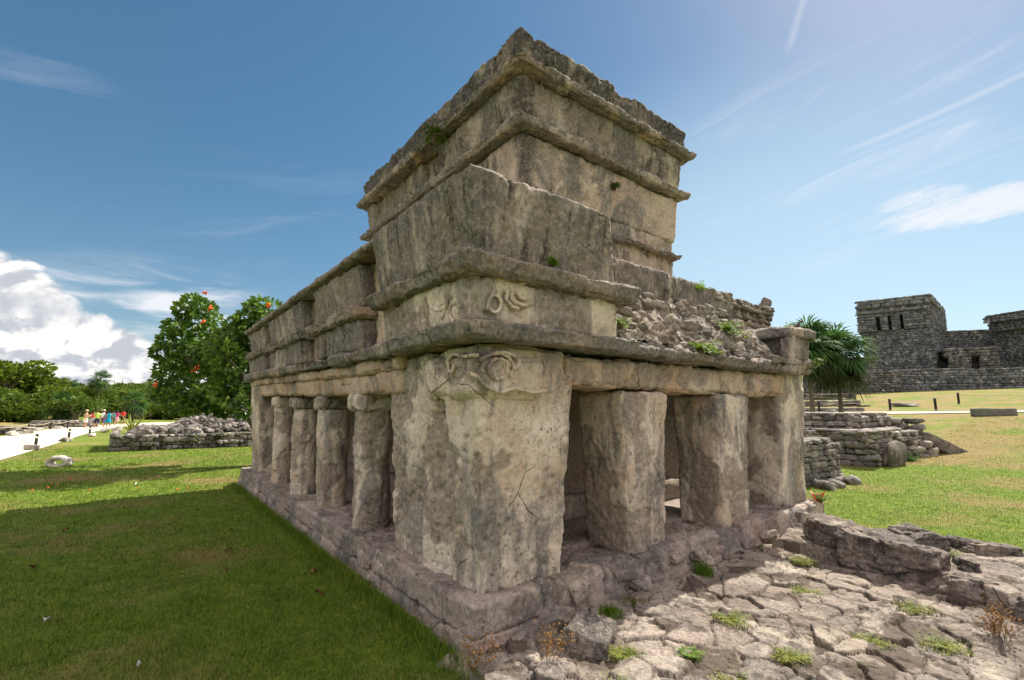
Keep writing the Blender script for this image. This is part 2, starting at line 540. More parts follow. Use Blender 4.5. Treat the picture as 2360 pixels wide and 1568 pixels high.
M_pillar = stone_mat('limestone_pillar', pale=(.80, .70, .55), warm=(.62, .47, .32), grey=(.17, .162, .157), bands=.65, g=-0.005, d=0.0, pink=.55, streak=.75, sat=.86)
M_shelter = stone_mat('limestone_ochre', pale=(.64, .48, .32), warm=(.55, .34, .17), g=-0.07, d=-0.09, pink=.5, streak=.8)
M_cornice = stone_mat('limestone_cornice', pale=(.45, .385, .32), grey=(.15, .143, .14), g=0.13, d=0.05, pink=.4, streak=.35)
M_parapet = stone_mat('limestone_parapet', pale=(.42, .37, .315), warm=(.32, .245, .19), grey=(.145, .132, .125), g=0.12, d=0.06, streak=1.0, pink=.15, bands=.55)
M_tower = stone_mat('limestone_tower', pale=(.62, .49, .36), warm=(.50, .35, .24), grey=(.15, .14, .13), stain=(3.45, 4.2, .30), g=0.02, d=0.02, bands=.25, streak=.35, pores=1.2)
M_tfrieze = stone_mat('limestone_upper_frieze', pale=(.44, .38, .30), warm=(.36, .28, .20), grey=(.12, .115, .11), stain=(3.4, 4.15, .3), g=0.10, d=0.07, streak=.5, pores=1.2)
M_towertop = stone_mat('limestone_blackened', pale=(.095, .094, .096), warm=(.07, .067, .065), grey=(.045, .046, .05), dark=(.02, .02, .022), g=0.12, d=0.07, streak=1.0, pink=0, bumps=.6)
M_plinth = stone_mat('limestone_plinth', pale=(.40, .33, .27), warm=(.34, .25, .20), grey=(.16, .145, .135), g=0.05, d=0.0, pink=.7, streak=.2, bumps=.7)
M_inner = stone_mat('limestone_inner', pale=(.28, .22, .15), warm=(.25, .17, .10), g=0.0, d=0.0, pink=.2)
M_rubble = stone_mat('rubble_stone', pale=(.32, .27, .21), warm=(.26, .205, .15), g=0.09, d=0.02, streak=.1, pink=.2, island=True, bumps=.8, crack=0)
M_dry = stone_mat('dry_stone', pale=(.40, .37, .31), warm=(.30, .27, .22), grey=(.13, .125, .12), g=0.10, d=0.0, streak=.0, pink=.05, island=True, bumps=.6, crack=0)
M_mound = stone_mat('mound_stone', pale=(.30, .28, .25), warm=(.22, .20, .17), grey=(.085, .082, .08), g=0.08, d=0.03, streak=.0, pink=.05, island=True, bumps=.6, crack=0)
M_block = stone_mat('weathered_block', pale=(.30, .25, .20), warm=(.23, .18, .135), grey=(.10, .09, .085), g=0.09, d=0.06, streak=.0, pink=.1, bumps=1.0, crack=.5)
M_paving = stone_mat('paving_stone', pale=(.42, .36, .29), warm=(.27, .22, .17), grey=(.16, .14, .12), dark=(.04, .033, .026), g=0.05, d=0.0, streak=.0, pink=.1, bumps=1.0, moss=.25, pores=1.2, slabs=True)
M_far = stone_mat('pyramid_stone_hazed', sat=.55, pale=(.145, .165, .20), warm=(.12, .135, .165), grey=(.08, .092, .115), g=0.04, d=-0.05, streak=.2, pink=0, island=True, bumps=.3, crack=0)  # bluish distance haze painted into the stone colour
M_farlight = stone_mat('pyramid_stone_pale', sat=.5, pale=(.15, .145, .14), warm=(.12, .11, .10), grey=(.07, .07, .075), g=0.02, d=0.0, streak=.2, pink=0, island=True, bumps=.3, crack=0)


def plain(name, col, rough=0.8, var=0.15, sc=6.0, bmp=0.0, spec=0.25, island=0.0):
    m, nt, b = new_mat(name)
    P = world_pos(nt)
    lo = tuple(max(0, c * (1 - var)) for c in col); hi = tuple(min(1, c * (1 + var)) for c in col)
    c = mixc(nt, noise(nt, P, sc, 4).step(.35, .65), lo, hi)
    if island:
        gi = nt.nodes.new('ShaderNodeNewGeometry').outputs['Random Per Island']
        hv = nt.nodes.new('ShaderNodeHueSaturation'); nt.links.new(c, hv.inputs['Color'])
        nt.links.new((V(nt, gi) * (2 * island) + (1 - island)).k, hv.inputs['Value'])
        nt.links.new((V(nt, gi) * 0.05 + 0.475).k, hv.inputs['Hue']); c = hv.outputs[0]
    nt.links.new(c, b.inputs['Base Color']); b.inputs['Roughness'].default_value = rough
    b.inputs['Specular IOR Level'].default_value = spec
    if bmp: bump(nt, b, noise(nt, P, sc * 8, 4), bmp)
    return m


def leaf_mat(name, col, col2, rough=0.5, trans=0.35, spec=0.4, dry=None, dryamt=0.0, patch=1.0):
    m, nt, b = new_mat(name)
    gi = V(nt, nt.nodes.new('ShaderNodeNewGeometry').outputs['Random Per Island'])
    P = world_pos(nt)
    f = (gi * 0.6 + noise(nt, P, patch, 4) * 0.8 - 0.2)
    c = mixc(nt, f.step(.15, .85), col, col2)
    if dry:
        k = (noise(nt, mapping(nt, P, (1, 1, 0)), 0.42, 5, 0.6) + gi * 0.16 + dryamt).step(.50, .72)
        c = mixc(nt, k, c, dry)
    nt.links.new(c, b.inputs['Base Color']); b.inputs['Roughness'].default_value = rough
    b.inputs['Specular IOR Level'].default_value = spec
    tr = nt.nodes.new('ShaderNodeBsdfTranslucent'); nt.links.new(c, tr.inputs[0])
    mx = nt.nodes.new('ShaderNodeMixShader'); mx.inputs[0].default_value = trans
    nt.links.new(b.outputs[0], mx.inputs[1]); nt.links.new(tr.outputs[0], mx.inputs[2])
    out = [n for n in nt.nodes if n.type == 'OUTPUT_MATERIAL'][0]
    nt.links.new(mx.outputs[0], out.inputs[0])
    return m


M_leaf = leaf_mat('glossy_leaf', (.035, .105, .014), (.17, .27, .035), .38, .35, .5)
M_jungle = leaf_mat('jungle_leaf', (.050, .105, .008), (.19, .25, .022), .6, .3, .3, patch=.35)
M_jungle2 = leaf_mat('jungle_leaf_dark', (.045, .10, .012), (.15, .21, .025), .6, .3, .3, patch=.35)
M_palm = leaf_mat('palm_leaf', (.030, .09, .025), (.11, .20, .05), .75, .3, .12)
M_palmdry = leaf_mat('palm_skirt', (.025, .045, .015), (.07, .085, .03), .7, .2, .2)
M_fern = leaf_mat('wall_fern', (.07, .16, .010), (.20, .30, .02), .6, .4, .3, patch=6)
M_weed = leaf_mat('weed_leaf', (.09, .15, .02), (.30, .30, .06), .7, .3, .2, patch=9)
M_yucca = leaf_mat('spiky_leaf', (.16, .20, .03), (.34, .36, .07), .5, .3, .3)
M_blade = leaf_mat('grass_blade', (.065, .155, .012), (.20, .27, .022), .6, .40, .25, dry=(.33, .27, .09), dryamt=-0.065, patch=3)
M_redleaf = leaf_mat('red_leaf', (.30, .03, .02), (.40, .10, .03), .5, .2, .3)
M_bark = plain('bark', (.16, .13, .10), .9, .35, 14, .5)
M_flower = plain('orange_flower', (.75, .12, .02), .6, .1)
M_deadleaf = plain('dead_leaf', (.16, .07, .035), .8, .4, 20)
M_stem = plain('dry_stem', (.20, .11, .045), .8, .3, 20)
M_seed = plain('seed_head', (.28, .15, .05), .8, .3, 40)
M_holeshade = plain('hole_shade', (.05, .04, .03), .95, .3, 9)  # painted shade for the small hole in the upper wall
M_rope = plain('rope', (.55, .48, .36), .9, .1, 20)
M_post = plain('black_post', (.025, .022, .022), .6, .2, 10)
M_white = plain('white_band', (.75, .73, .70), .6, .05)
M_concrete = plain('grey_concrete', (.15, .155, .13), .9, .12, 5, .3)


def ground_mat():
    m, nt, b = new_mat('lawn_turf')
    P = world_pos(nt)
    sp_ = nt.nodes.new('ShaderNodeSeparateXYZ'); nt.links.new(P, sp_.inputs[0])
    X, Y = V(nt, sp_.outputs[0]), V(nt, sp_.outputs[1])
    big = noise(nt, mapping(nt, P, (1, 1, 0)), 0.42, 5, 0.6)
    med = noise(nt, P, 5.0, 6, 0.7); fn = noise(nt, P, 45, 4, 0.7)
    c = mixc(nt, (med * .5 + fn * .5).step(.38, .62), (.06, .125, .010), (.21, .265, .028))
    farr = X.step(14, 21) * (1 - Y.step(25, 60)) * 0.10
    k = (big + fn * 0.25 + (med - .5) * 0.25 - 0.10 + farr).step(.50, .70)
    c = mixc(nt, k, c, mixc(nt, fn.step(.35, .65), (.17, .13, .045), (.33, .25, .10)))
    # trodden brown ground by the path far left
    br = (1 - (X + 7.0).step(-3.0, 1.0)) * Y.step(30, 42)
    c = mixc(nt, br * 0.75, c, (.30, .21, .09))
    nt.links.new(c, b.inputs['Base Color'])
    bump(nt, b, fn * 1.0 + med * 0.6, 0.9, 0.04)
    b.inputs['Roughness'].default_value = 1.0
    return m


M_ground = ground_mat()
M_path = plain('pale_path', (.62, .57, .45), .95, .06, 2.0, .2)
M_kerb = plain('kerb_stone', (.20, .17, .13), .95, .2, 3.0, .3)


# ------------------------------------------------------------------ terrain
def smooth(x, a, b):
    t = np.clip((np.asarray(x, float) - a) / (b - a), 0, 1); return t * t * (3 - 2 * t)


def terrain(x, y):
    x = np.asarray(x, float); y = np.asarray(y, float)
    z = np.interp(x, [15, 18, 22, 28, 36, 41, 60, 72, 100], [0, .02, .22, .85, 1.48, 1.72, 3.3, 4.0, 4.6])
    z = z * (1 - smooth(y, 26, 48)) * (1 - 0.6 * smooth(-y, 20, 80))
    h = 12.0 * np.exp(-(((x + 33) / 17) ** 2 + ((y - 98) / 22) ** 2)) + 2.5 * np.exp(-(((x + 5) / 40) ** 2 + ((y - 150) / 40) ** 2))
    return z + h


xs = np.unique(np.concatenate([np.linspace(-700, -60, 14), np.linspace(-60, -6, 30), np.linspace(-6, 20, 66), np.linspace(20, 100, 50), np.linspace(100, 800, 14)]))
ys = np.unique(np.concatenate([np.linspace(-400, -20, 10), np.linspace(-20, 30, 100), np.linspace(30, 200, 70), np.linspace(200, 900, 14)]))
gx, gy = np.meshgrid(xs, ys, indexing='ij')
gz = terrain(gx, gy) + 0.012 * perlin(np.stack([gx.ravel() * .9, gy.ravel() * .9, gx.ravel() * 0], 1)).reshape(gx.shape)
idx = np.arange(gx.size).reshape(gx.shape)
mb = MB(); mb.add(np.stack([gx, gy, gz], -1).reshape(-1, 3), np.stack([idx[:-1, :-1], idx[1:, :-1], idx[1:, 1:], idx[:-1, 1:]], -1).reshape(-1, 4))
tag(mb.build('ground', M_ground), kind='structure')


def strip(name, mat, left, right, dz=0.02, n=24, kind='structure', thick=0.0):
    mb = MB(); A = np.array(left, float); B = np.array(right, float)
    def res_(P):
        s = np.concatenate([[0], np.cumsum(np.linalg.norm(np.diff(P, axis=0), axis=1))])
        t = np.linspace(0, s[-1], n); return np.stack([np.interp(t, s, P[:, 0]), np.interp(t, s, P[:, 1])], 1)
    A = res_(A); B = res_(B); m_ = 5
    g = np.stack([A + (B - A) * k / (m_ - 1) for k in range(m_)], 1)
    z = terrain(g[..., 0], g[..., 1]) + dz
    Vv = np.concatenate([g, z[..., None]], -1).reshape(-1, 3)
    i = np.arange(n * m_).reshape(n, m_)
    mb.add(Vv, np.stack([i[:-1, :-1], i[:-1, 1:], i[1:, 1:], i[1:, :-1]], -1).reshape(-1, 4))
    return tag(mb.build(name, mat), kind=kind)


# left visitors' path
strip('path', M_path, [(-6.2, 8), (-6.3, 30), (-6.6, 44), (-6.1, 53), (-4.4, 61), (0.5, 70), (12, 76)],
      [(-3.9, 8), (-3.5, 23), (-3.15, 30), (-2.75, 44), (-2.0, 55), (2.0, 62), (14, 68)], 0.03)
# right path in front of the pyramid
pr = [(-30, 0), ]
strip('path', M_path, [(60, -18), (41.0, -2.0), (38.2, 3.4), (36.6, 7.2), (36.0, 11.5), (37, 20)],
      [(58, -19), (39.6, -2.5), (36.9, 3.0), (35.2, 6.8), (34.4, 11.0), (34, 20)], 0.04)
strip('kerb', M_kerb, [(60.6, -17.6), (41.5, -1.8), (38.7, 3.6), (37.1, 7.4), (36.5, 11.5), (37.4, 20)],
      [(60.1, -17.9), (41.1, -2.0), (38.3, 3.4), (36.7, 7.2), (36.1, 11.5), (37.1, 20)], 0.12)

# ------------------------------------------------------------------ flagstone paving (height field of irregular slabs)
def flags(name, x0, x1, y0, y1, res, base, seed, cell=0.30, edge_fn=None, amp=1.0, drop=0.07, kind='structure'):
    rs = np.random.RandomState(seed)
    nx, ny = int((x1 - x0) / res), int((y1 - y0) / res)
    X, Y = np.meshgrid(np.linspace(x0, x1, nx + 1), np.linspace(y0, y1, ny + 1), indexing='ij')
    P = np.stack([X.ravel(), Y.ravel(), np.zeros(X.size)], 1)
    w = np.stack([fbm(P * 1.3 + 3, 2), fbm(P * 1.3 + 17, 2)], 1) * 0.10
    q = P[:, :2] + w + np.stack([fbm(P * 9 + 2, 3), fbm(P * 9 + 8, 3)], 1) * 0.012
    ang = 0.35; c_, s_ = math.cos(ang), math.sin(ang)
    q = np.stack([(q[:, 0] * c_ + q[:, 1] * s_) / (cell * 1.05), (-q[:, 0] * s_ + q[:, 1] * c_) / (cell * 0.95)], 1)
    i = np.floor(q).astype(int)
    best = np.full(len(q), 9.0); sec = np.full(len(q), 9.0); bid = np.zeros((len(q), 2)); bvec = np.zeros((len(q), 2))
    def h2(a, b, k):
        v = np.sin(a * 127.1 + b * 311.7 + k * 74.7 + seed) * 43758.5453; return v - np.floor(v)
    for dx in (-1, 0, 1):
        for dy in (-1, 0, 1):
            a, b = i[:, 0] + dx, i[:, 1] + dy
            cx_, cy_ = a + .02 + .96 * h2(a, b, 1), b + .02 + .96 * h2(a, b, 2)
            v = q - np.stack([cx_, cy_], 1); d = np.linalg.norm(v, axis=1)
            cl = d < best
            sec = np.where(cl, best, np.minimum(sec, d))
            bid = np.where(cl[:, None], np.stack([a, b], 1), bid); bvec = np.where(cl[:, None], v, bvec)
            best = np.where(cl, d, best)
    e = sec - best
    r1 = h2(bid[:, 0], bid[:, 1], 5); r2 = h2(bid[:, 0], bid[:, 1], 6) - .5; r3 = h2(bid[:, 0], bid[:, 1], 7) - .5
    z = base + amp * (0.050 * (r1 - .4) + 0.060 * r2 * bvec[:, 0] + 0.060 * r3 * bvec[:, 1])
    z = z - amp * drop * (0.6 + r3) * np.exp(-(e / 0.036) ** 2)
    z = np.where(h2(bid[:, 0], bid[:, 1], 9) > .75, z + .018 * np.round(2.2 * fbm(P * 4 + 8, 2)), z)
    z = z + amp * (0.008 * fbm(P * 5 + 4, 3) + 0.008 * fbm(P * 18, 4, 2.1, .7) - 0.05 * np.maximum(0, perlin(P * 14 + 3) - .3))
    z = z + 0.022 * fbm(P * 1.1 + 30, 2)
    if edge_fn is not None: z = edge_fn(P[:, 0], P[:, 1], z)
    mb = MB(); n_ = np.arange(X.size).reshape(X.shape)
    soil = np.exp(-(e / 0.045) ** 2) * np.clip(.8 + 1.5 * fbm(P * 3 + 9, 2), .3, 1) + np.clip((fbm(P * 2.1 + 50, 4) - .20) / .1, 0, .8)
    mb.add(np.stack([P[:, 0], P[:, 1], z], 1), np.stack([n_[:-1, :-1], n_[1:, :-1], n_[1:, 1:], n_[:-1, 1:]], -1).reshape(-1, 4),
           patch=np.clip(soil, 0, 1), tone=h2(bid[:, 0], bid[:, 1], 12))
    o = mb.build(name, M_paving)
    return tag(o, kind=kind), (P, z)


def pave_edge(x, y, z):
    w_ = 0.10 * perlin(np.stack([x * 3, y * 3, x * 0], 1))
    l = smooth(x + w_, 1.55, 1.85)                       # sinks under the lawn on the left
    return z * l - 0.10 * (1 - l)


_, (PV, PZ) = flags('paving', 1.3, 6.35, -1.2, 3.02, 0.012, 0.060, 3, 0.26, pave_edge, .66, .085)


def terr_edge(x, y, z):
    w_ = 0.14 * perlin(np.stack([x * 2.2, y * 2.2, x * 0 + 4], 1))
    l = (1 - smooth(x + w_ + 0.12 * (y - 1), 7.45, 7.85)) * (1 - smooth(y + w_, 2.72, 2.95))
    f = smooth(x - (5.62 + 0.30 * np.clip(y - 0.4, 0, 1.2)) + w_ * 0.3, -0.05, 0.10)
    return z * l * f - 0.10 * (1 - l * f)


flags('terrace', 5.5, 8.1, -1.2, 3.1, 0.02, 0.20, 8, 0.36, terr_edge, 0.6)

# ------------------------------------------------------------------ the temple
temple = empty('stone_temple', (4.9, 7.3, 0.0), 'weathered limestone temple in two storeys with round columns and a carved corner mask', 'temple')
A = MB()
BX, BY = 2.09, 3.07            # foot of the corner pillar
EX, EY = 8.06, 12.2            # far ends of the two fronts
rng = random.Random(4)

# --- plinth of two courses
mb = MB()
def plinth_warp(P):
    P = P.copy(); k = smooth(P[:, 1], 9, 12.4); P[:, 2] += 0.04 * k * (P[:, 2] > .2); return P
block(mb, 1.93, 2.6, 2.92, 12.55, .13, .345, .016, .018, (0, 0, 0, 0), .9, 1, joints=(1, .62, .02), warp=plinth_warp)
block(mb, 1.91, 2.55, 2.90, 12.58, -.1, .14, .018, .025, (0.01, 0, 0.01, 0), 1.2, 2, joints=(1, .47, .03))
block(mb, 2.55, 8.3, 2.90, 3.7, -.1, .335, .018, .03, (0, 0, 0.05, 0), 1.3, 3, joints=(0, .55, .03))
for k in range(26):      # loose lumps of bedding along the right foot
    x = rng.uniform(2.35, 8.1)
    rock(mb, (x, 2.93 + rng.uniform(-.03, .04), rng.uniform(.02, .24)), (rng.uniform(.12, .34), .12, rng.uniform(.08, .17)), (rng.uniform(-.3, .3), rng.uniform(-.3, .3), rng.uniform(-.2, .2)), ROCK_HI, rng)
for k in range(40):
    y = rng.uniform(3.4, 12.4)
    rock(mb, (1.965 + rng.uniform(-.01, .02), y, rng.uniform(0, .18)), (.10, rng.uniform(.14, .4), rng.uniform(.08, .18)), (0, rng.uniform(-.2, .2), rng.uniform(-.1, .1)), ROCK_MD, rng)
block(mb, 2.5, 8.2, 3.6, 12.4, -.1, .33, .12, .03, rough=.4)
mb.build('plinth', M_plinth, temple)

# --- corner pillar (L-shaped mass, leaning outwards)
mb = MB()
def groove(P):
    P = P.copy()
    left = np.abs(P[:, 0] - 2.04) < .16
    y = P[:, 1]
    g_ = smooth(y, 3.44, 3.50) * (1 - smooth(y, 3.66, 3.72))
    P[:, 0] += 0.045 * g_ * left
    g2_ = smooth(y, 3.92, 3.96); P[:, 0] += 0.022 * g2_ * left
    return P
block(mb, BX, 2.92, BY, 4.62, .27, 2.2, .016, .035, (-.13, .10, -.13, 0.02), 1.2, 5, warp=groove)
o = mb.build('corner_pillar', M_pillar, temple)

# --- remaining pillars of the right front
for k, (xa, xb, fl) in enumerate([(3.85, 4.42, -.06), (5.57, 6.22, -.06)]):
    mb = MB()
    block(mb, xa - .02, xb, 3.06, 3.66, .26, 1.88, .016, .06, (-.10 if k == 0 else -.04, .07, fl, 0), .85, 8 + k)
    mb.build('pillar', M_pillar, temple)
mb = MB()
block(mb, 7.22, EX, 3.10, 3.9, .27, 2.28, .028, .05, (-.02, .12, -.10, 0), 1.3, 12)
for z_ in (.45, .8, 1.1, 1.45):
    pass
mb.build('end_pillar', M_pillar, temple)
mb = MB()
block(mb, 2.10, 2.72, 11.25, EY, .27, 2.3, .035, .05, (-.16, 0, 0, 0), 1.1, 13)
mb.build('end_pillar', M_pillar, temple)

# --- round columns with square capitals
def column(cx_, cy_, r0, r1, z0, z1, seed):
    mb = MB(); nz, ns = 70, 72
    t = np.linspace(0, 1, nz + 1); a = np.linspace(0, 2 * math.pi, ns, endpoint=False)
    rad = r0 + (r1 - r0) * t + 0.012 * np.sin(t * 3.1)
    T, Aa = np.meshgrid(t, a, indexing='ij')
    N = np.stack([np.cos(Aa), np.sin(Aa), 0 * Aa], -1).reshape(-1, 3)
    P = np.stack([cx_ + rad[:, None] * np.cos(Aa) - .03 * T, cy_ + rad[:, None] * np.sin(Aa), z0 + (z1 - z0) * T], -1).reshape(-1, 3)
    P, lost = erode(P, N, .65, seed, 0.8, joints=(2, .46, .006), mask=True)
    i = np.arange(nz)[:, None] * ns; j = np.arange(ns)[None, :]; j2 = (j + 1) % ns
    mb.add(P, np.stack([i + j, i + j2, i + ns + j2, i + ns + j], -1).reshape(-1, 4), patch=lost)
    o = mb.build('column', M_pillar, temple)
    mb = MB()
    s = r1 * 1.12
    block(mb, cx_ - s - .03, cx_ + s - .03, cy_ - s, cy_ + s, z1 - .01, z1 + .20, .018, .055, (-.02, .02, -.02, .02), 1.1, seed + 3)
    mb.build('capital', M_pillar, o)


column(2.27, 5.60, .215, .22, .31, 1.68, 21)
column(2.27, 7.10, .205, .21, .31, 1.69, 22)
column(2.27, 8.55, .205, .21, .32, 1.70, 23)
column(2.27, 10.0, .195, .20, .32, 1.73, 24)

# --- long beams
def sag(P):
    P = P.copy(); P[:, 2] += 0.11 * smooth(P[:, 1], 5.0, 12.0); return P
mb = MB()
block(mb, 2.0, 2.75, 4.30, 11.4, 1.855, 2.10, .028, .04, (-.03, 0, 0, 0), .9, 30, warp=sag)
block(mb, 1.93, 2.75, 4.25, 12.1, 2.08, 2.22, .028, .03, (-.02, 0, 0, 0), 1.2, 31, warp=sag)
mb.build('beam', M_shelter, temple)
mb = MB()
block(mb, 2.85, 3.72, 2.94, 3.62, 1.90, 2.16, .022, .06, (0, 0, -.03, 0), .9, 32)
block(mb, 3.66, 7.4, 3.02, 3.62, 1.88, 2.20, .026, .05, (0, 0, -.03, 0), 1.2, 33)
def big_knob(P): return P
block(mb, 6.25, 7.0, 2.95, 3.4, 1.86, 2.17, .025, .12, (0, 0, 0, 0), 1.1, 34)
mb.build('lintel', M_shelter, temple)

# --- lower cornice
mb = MB()
block(mb, BX - .34, 3.62, BY - .34, 4.05, 2.205, 2.325, .014, .014, (-.04, .02, -.04, 0), .9, 40)
block(mb, BX - .26, 2.7, 4.0, 12.2, 2.215, 2.335, .018, .014, (-.04, 0, 0, 0), 1.2, 41, joints=(1, .48, .03), warp=sag)
block(mb, 3.58, 7.98, 2.84, 3.6, 2.21, 2.32, .018, .014, (0, .02, -.03, 0), 1.4, 42, joints=(0, .52, .03))
block(mb, 6.6, 8.12, 2.80, 3.6, 2.31, 2.41, .02, .014, (0, .03, -.03, 0), 1.3, 43, joints=(0, .4, .03))
mb.build('lower_cornice', M_cornice, temple)

# --- frieze between the cornices
mb = MB()
block(mb, BX - .20, 3.52, BY - .20, 4.52, 2.31, 2.72, .02, .07, (-.06, .03, -.06, 0), 1.2, 50)
mb.build('frieze', M_pillar, temple)
mb = MB()
block(mb, 2.05, 2.9, 4.4, 12.1, 2.30, 3.38, .03, .03, (-.06, 0, 0, 0), 1.0, 51)
mb.build('recessed_wall', M_shelter, temple)

# --- upper cornice and parapet of the corner block
mb = MB()
block(mb, BX - .33, 3.64, BY - .33, 4.62, 2.70, 2.82, .014, .014, (-.05, .02, -.05, .02), .9, 54, joints=(1, .7, .012))
for k, (ya, yb) in enumerate([(5.12, 7.0), (7.55, 10.0), (10.4, 12.1)]):
    block(mb, BX - .30, 2.6, ya - .03, yb + .03, 2.72 + .03 * k, 2.84 + .03 * k, .02, .014, (-.04, 0, 0, 0), 1.2, 55 + k, joints=(1, .5, .02))
mb.build('upper_cornice', M_cornice, temple)
mb = MB()
block(mb, BX - .26, 3.42, BY - .26, 4.54, 2.80, 3.47, .02, .025, (-.12, -.15, -.12, 0), .8, 60)
mb.build('parapet', M_parapet, temple)
for k, (ya, yb) in enumerate([(5.15, 6.95), (7.6, 9.95), (10.45, 12.05)]):
    mb = MB()
    block(mb, BX - .20, 2.6, ya, yb, 2.36 + .03 * k, 2.74 + .03 * k, .028, .04, (-.04, 0, 0, 0), 1.2, 61 + k)
    block(mb, BX - .20, 2.6, ya, yb, 2.84 + .03 * k, 3.36, .028, .04, (-.10, 0, 0, 0), 1.1, 65 + k)
    mb.build('frieze_panel', M_parapet, temple)
mb = MB()
block(mb, BX - .37, 2.75, 4.48, 12.1, 3.37, 3.46, .03, .03, (-.0, 0, 0, 0), .8, 70)
mb.build('coping', M_parapet, temple)

# --- carved relief on the corner: big mask between lintel and cornice, curls and an eye on the frieze
mb = MB()
block(mb, BX - .16, 2.62, BY - .16, 3.72, 1.76, 2.13, .016, .10, (-.05, 0, -.05, 0), .8, 75)
mb.build('carved_mask', M_pillar, temple)


def on_right(x, y, Yp): d = ray(x, y); return CAMP + d * Yp / d[1]
def on_left(x, y, Xp): d = ray(x, y); return CAMP + d * Xp / d[0]


def curl(mb, pts, f, plane, r=.012, rise=.0):
    r = r * 1.15
    P = np.array([f(x, y, plane) for x, y in pts])
    s = np.linspace(0, 1, len(P)); t = np.linspace(0, 1, len(P) * 5)
    P = np.stack([np.interp(t, s, P[:, k]) for k in range(3)], 1)
    P = P + 0.004 * np.stack([perlin(P * 20 + k) for k in range(3)], 1)
    tube(mb, P, r, 8)


def arc(cx_, cy_, rx, ry, a0, a1, n=12):
    return [(cx_ + rx * math.cos(R(a)), cy_ + ry * math.sin(R(a))) for a in np.linspace(a0, a1, n)]


mb = MB()
YR = BY - .235
curl(mb, [(1105, 830), (1130, 816), (1160, 812), (1185, 818), (1196, 835), (1190, 850), (1180, 845)], on_right, BY - .20, .016)
curl(mb, arc(1147, 848, 36, 34, -200, 40), on_right, BY - .19, .011)
curl(mb, [(1080, 860), (1100, 868), (1120, 890), (1150, 905), (1185, 895), (1230, 905), (1270, 900)], on_right, BY - .18, .014)
curl(mb, [(1100, 818), (1070, 822), (1045, 815), (1032, 830), (1034, 855), (1042, 858), (1048, 840)], on_left, BX - .20, .013)
curl(mb, arc(1147, 850, 22, 24, 0, 360), on_right, BY - .185, .013)
# the eye with its lids, the round ear ornament and the looping scroll on the frieze
curl(mb, arc(1208, 678, 30, 26, 20, 200), on_right, YR, .016)
curl(mb, arc(1212, 672, 34, 20, -175, 5), on_right, YR, .012)
curl(mb, arc(1207, 676, 14, 13, 0, 360), on_right, YR, .014)
curl(mb, arc(1163, 663, 10, 10, -180, 60) + [(1166, 690), (1180, 708), (1195, 712)], on_right, YR, .014)
curl(mb, arc(1160, 668, 18, 22, -180, 0) + [(1178, 690), (1186, 700)], on_right, YR, .012)
curl(mb, arc(1140, 700, 15, 20, 0, 360), on_right, YR, .012)
curl(mb, [(1135, 650), (1138, 670), (1128, 690), (1122, 715)], on_right, YR, .013)
curl(mb, arc(1285, 680, 16, 24, 150, 330), on_right, YR, .010)
mb.build('carved_relief', M_pillar, temple); mb = MB()
curl(mb, arc(1012, 690, 22, 26, 0, 360), on_left, BX - .235, .016)
curl(mb, arc(1014, 692, 10, 12, 0, 360), on_left, BX - .235, .014)
curl(mb, [(1045, 660), (1040, 685), (1030, 705), (1018, 735)], on_left, BX - .235, .014)
curl(mb, arc(1050, 720, 14, 22, 100, 330), on_left, BX - .235, .012)
curl(mb, [(985, 650), (998, 655), (1012, 652), (1025, 656)], on_left, BX - .235, .014)
mb.build('carved_relief', M_pillar, temple)

# --- roof mass, gallery walls, floors inside
mb = MB()
block(mb, 2.5, 7.9, 3.62, 12.0, 2.15, 3.22, .09, .03, rough=.6, seed=80)
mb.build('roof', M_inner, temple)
mb = MB()
block(mb, 3.55, 7.1, 4.55, 10.6, .3, 2.2, .06, .04, rough=1.0, seed=81)
block(mb, 3.35, 7.2, 4.40, 10.7, .3, .62, .06, .04, rough=1.0, seed=82)
block(mb, 7.6, 8.06, 4.6, 12.1, .3, 2.2, .06, .04, rough=.6, seed=83)
block(mb, 2.6, 7.9, 11.7, 12.15, .3, 2.2, .08, .04, rough=.6, seed=84)
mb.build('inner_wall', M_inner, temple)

# --- back of the fallen front: standing wall top, steps of broken core, end stub of cornice
mb = MB()
block(mb, 3.35, 6.75, 3.38, 3.75, 2.85, 3.40, .024, .04, (0, 0, -.06, 0), 1.4, 90)
block(mb, 3.35, 3.75, 2.95, 3.5, 2.80, 3.2, .024, .05, (0, -.05, 0, 0), 1.5, 92)
mb.build('terrace_wall', M_parapet, temple)
mb = MB()
course_face(mb, (6.3, 3.42), (8.05, 3.42), 2.4, 3.22, .075, .17, .16, rng, ROCK_MD, 0, .05)
course_face(mb, (6.3, 3.42), (8.08, 3.42), 3.2, 3.36, .07, .2, .16, rng, ROCK_MD, 0, .05)
block(mb, 6.3, 8.0, 3.46, 4.4, 2.3, 3.20, .06, .04, rough=1.2, seed=93)
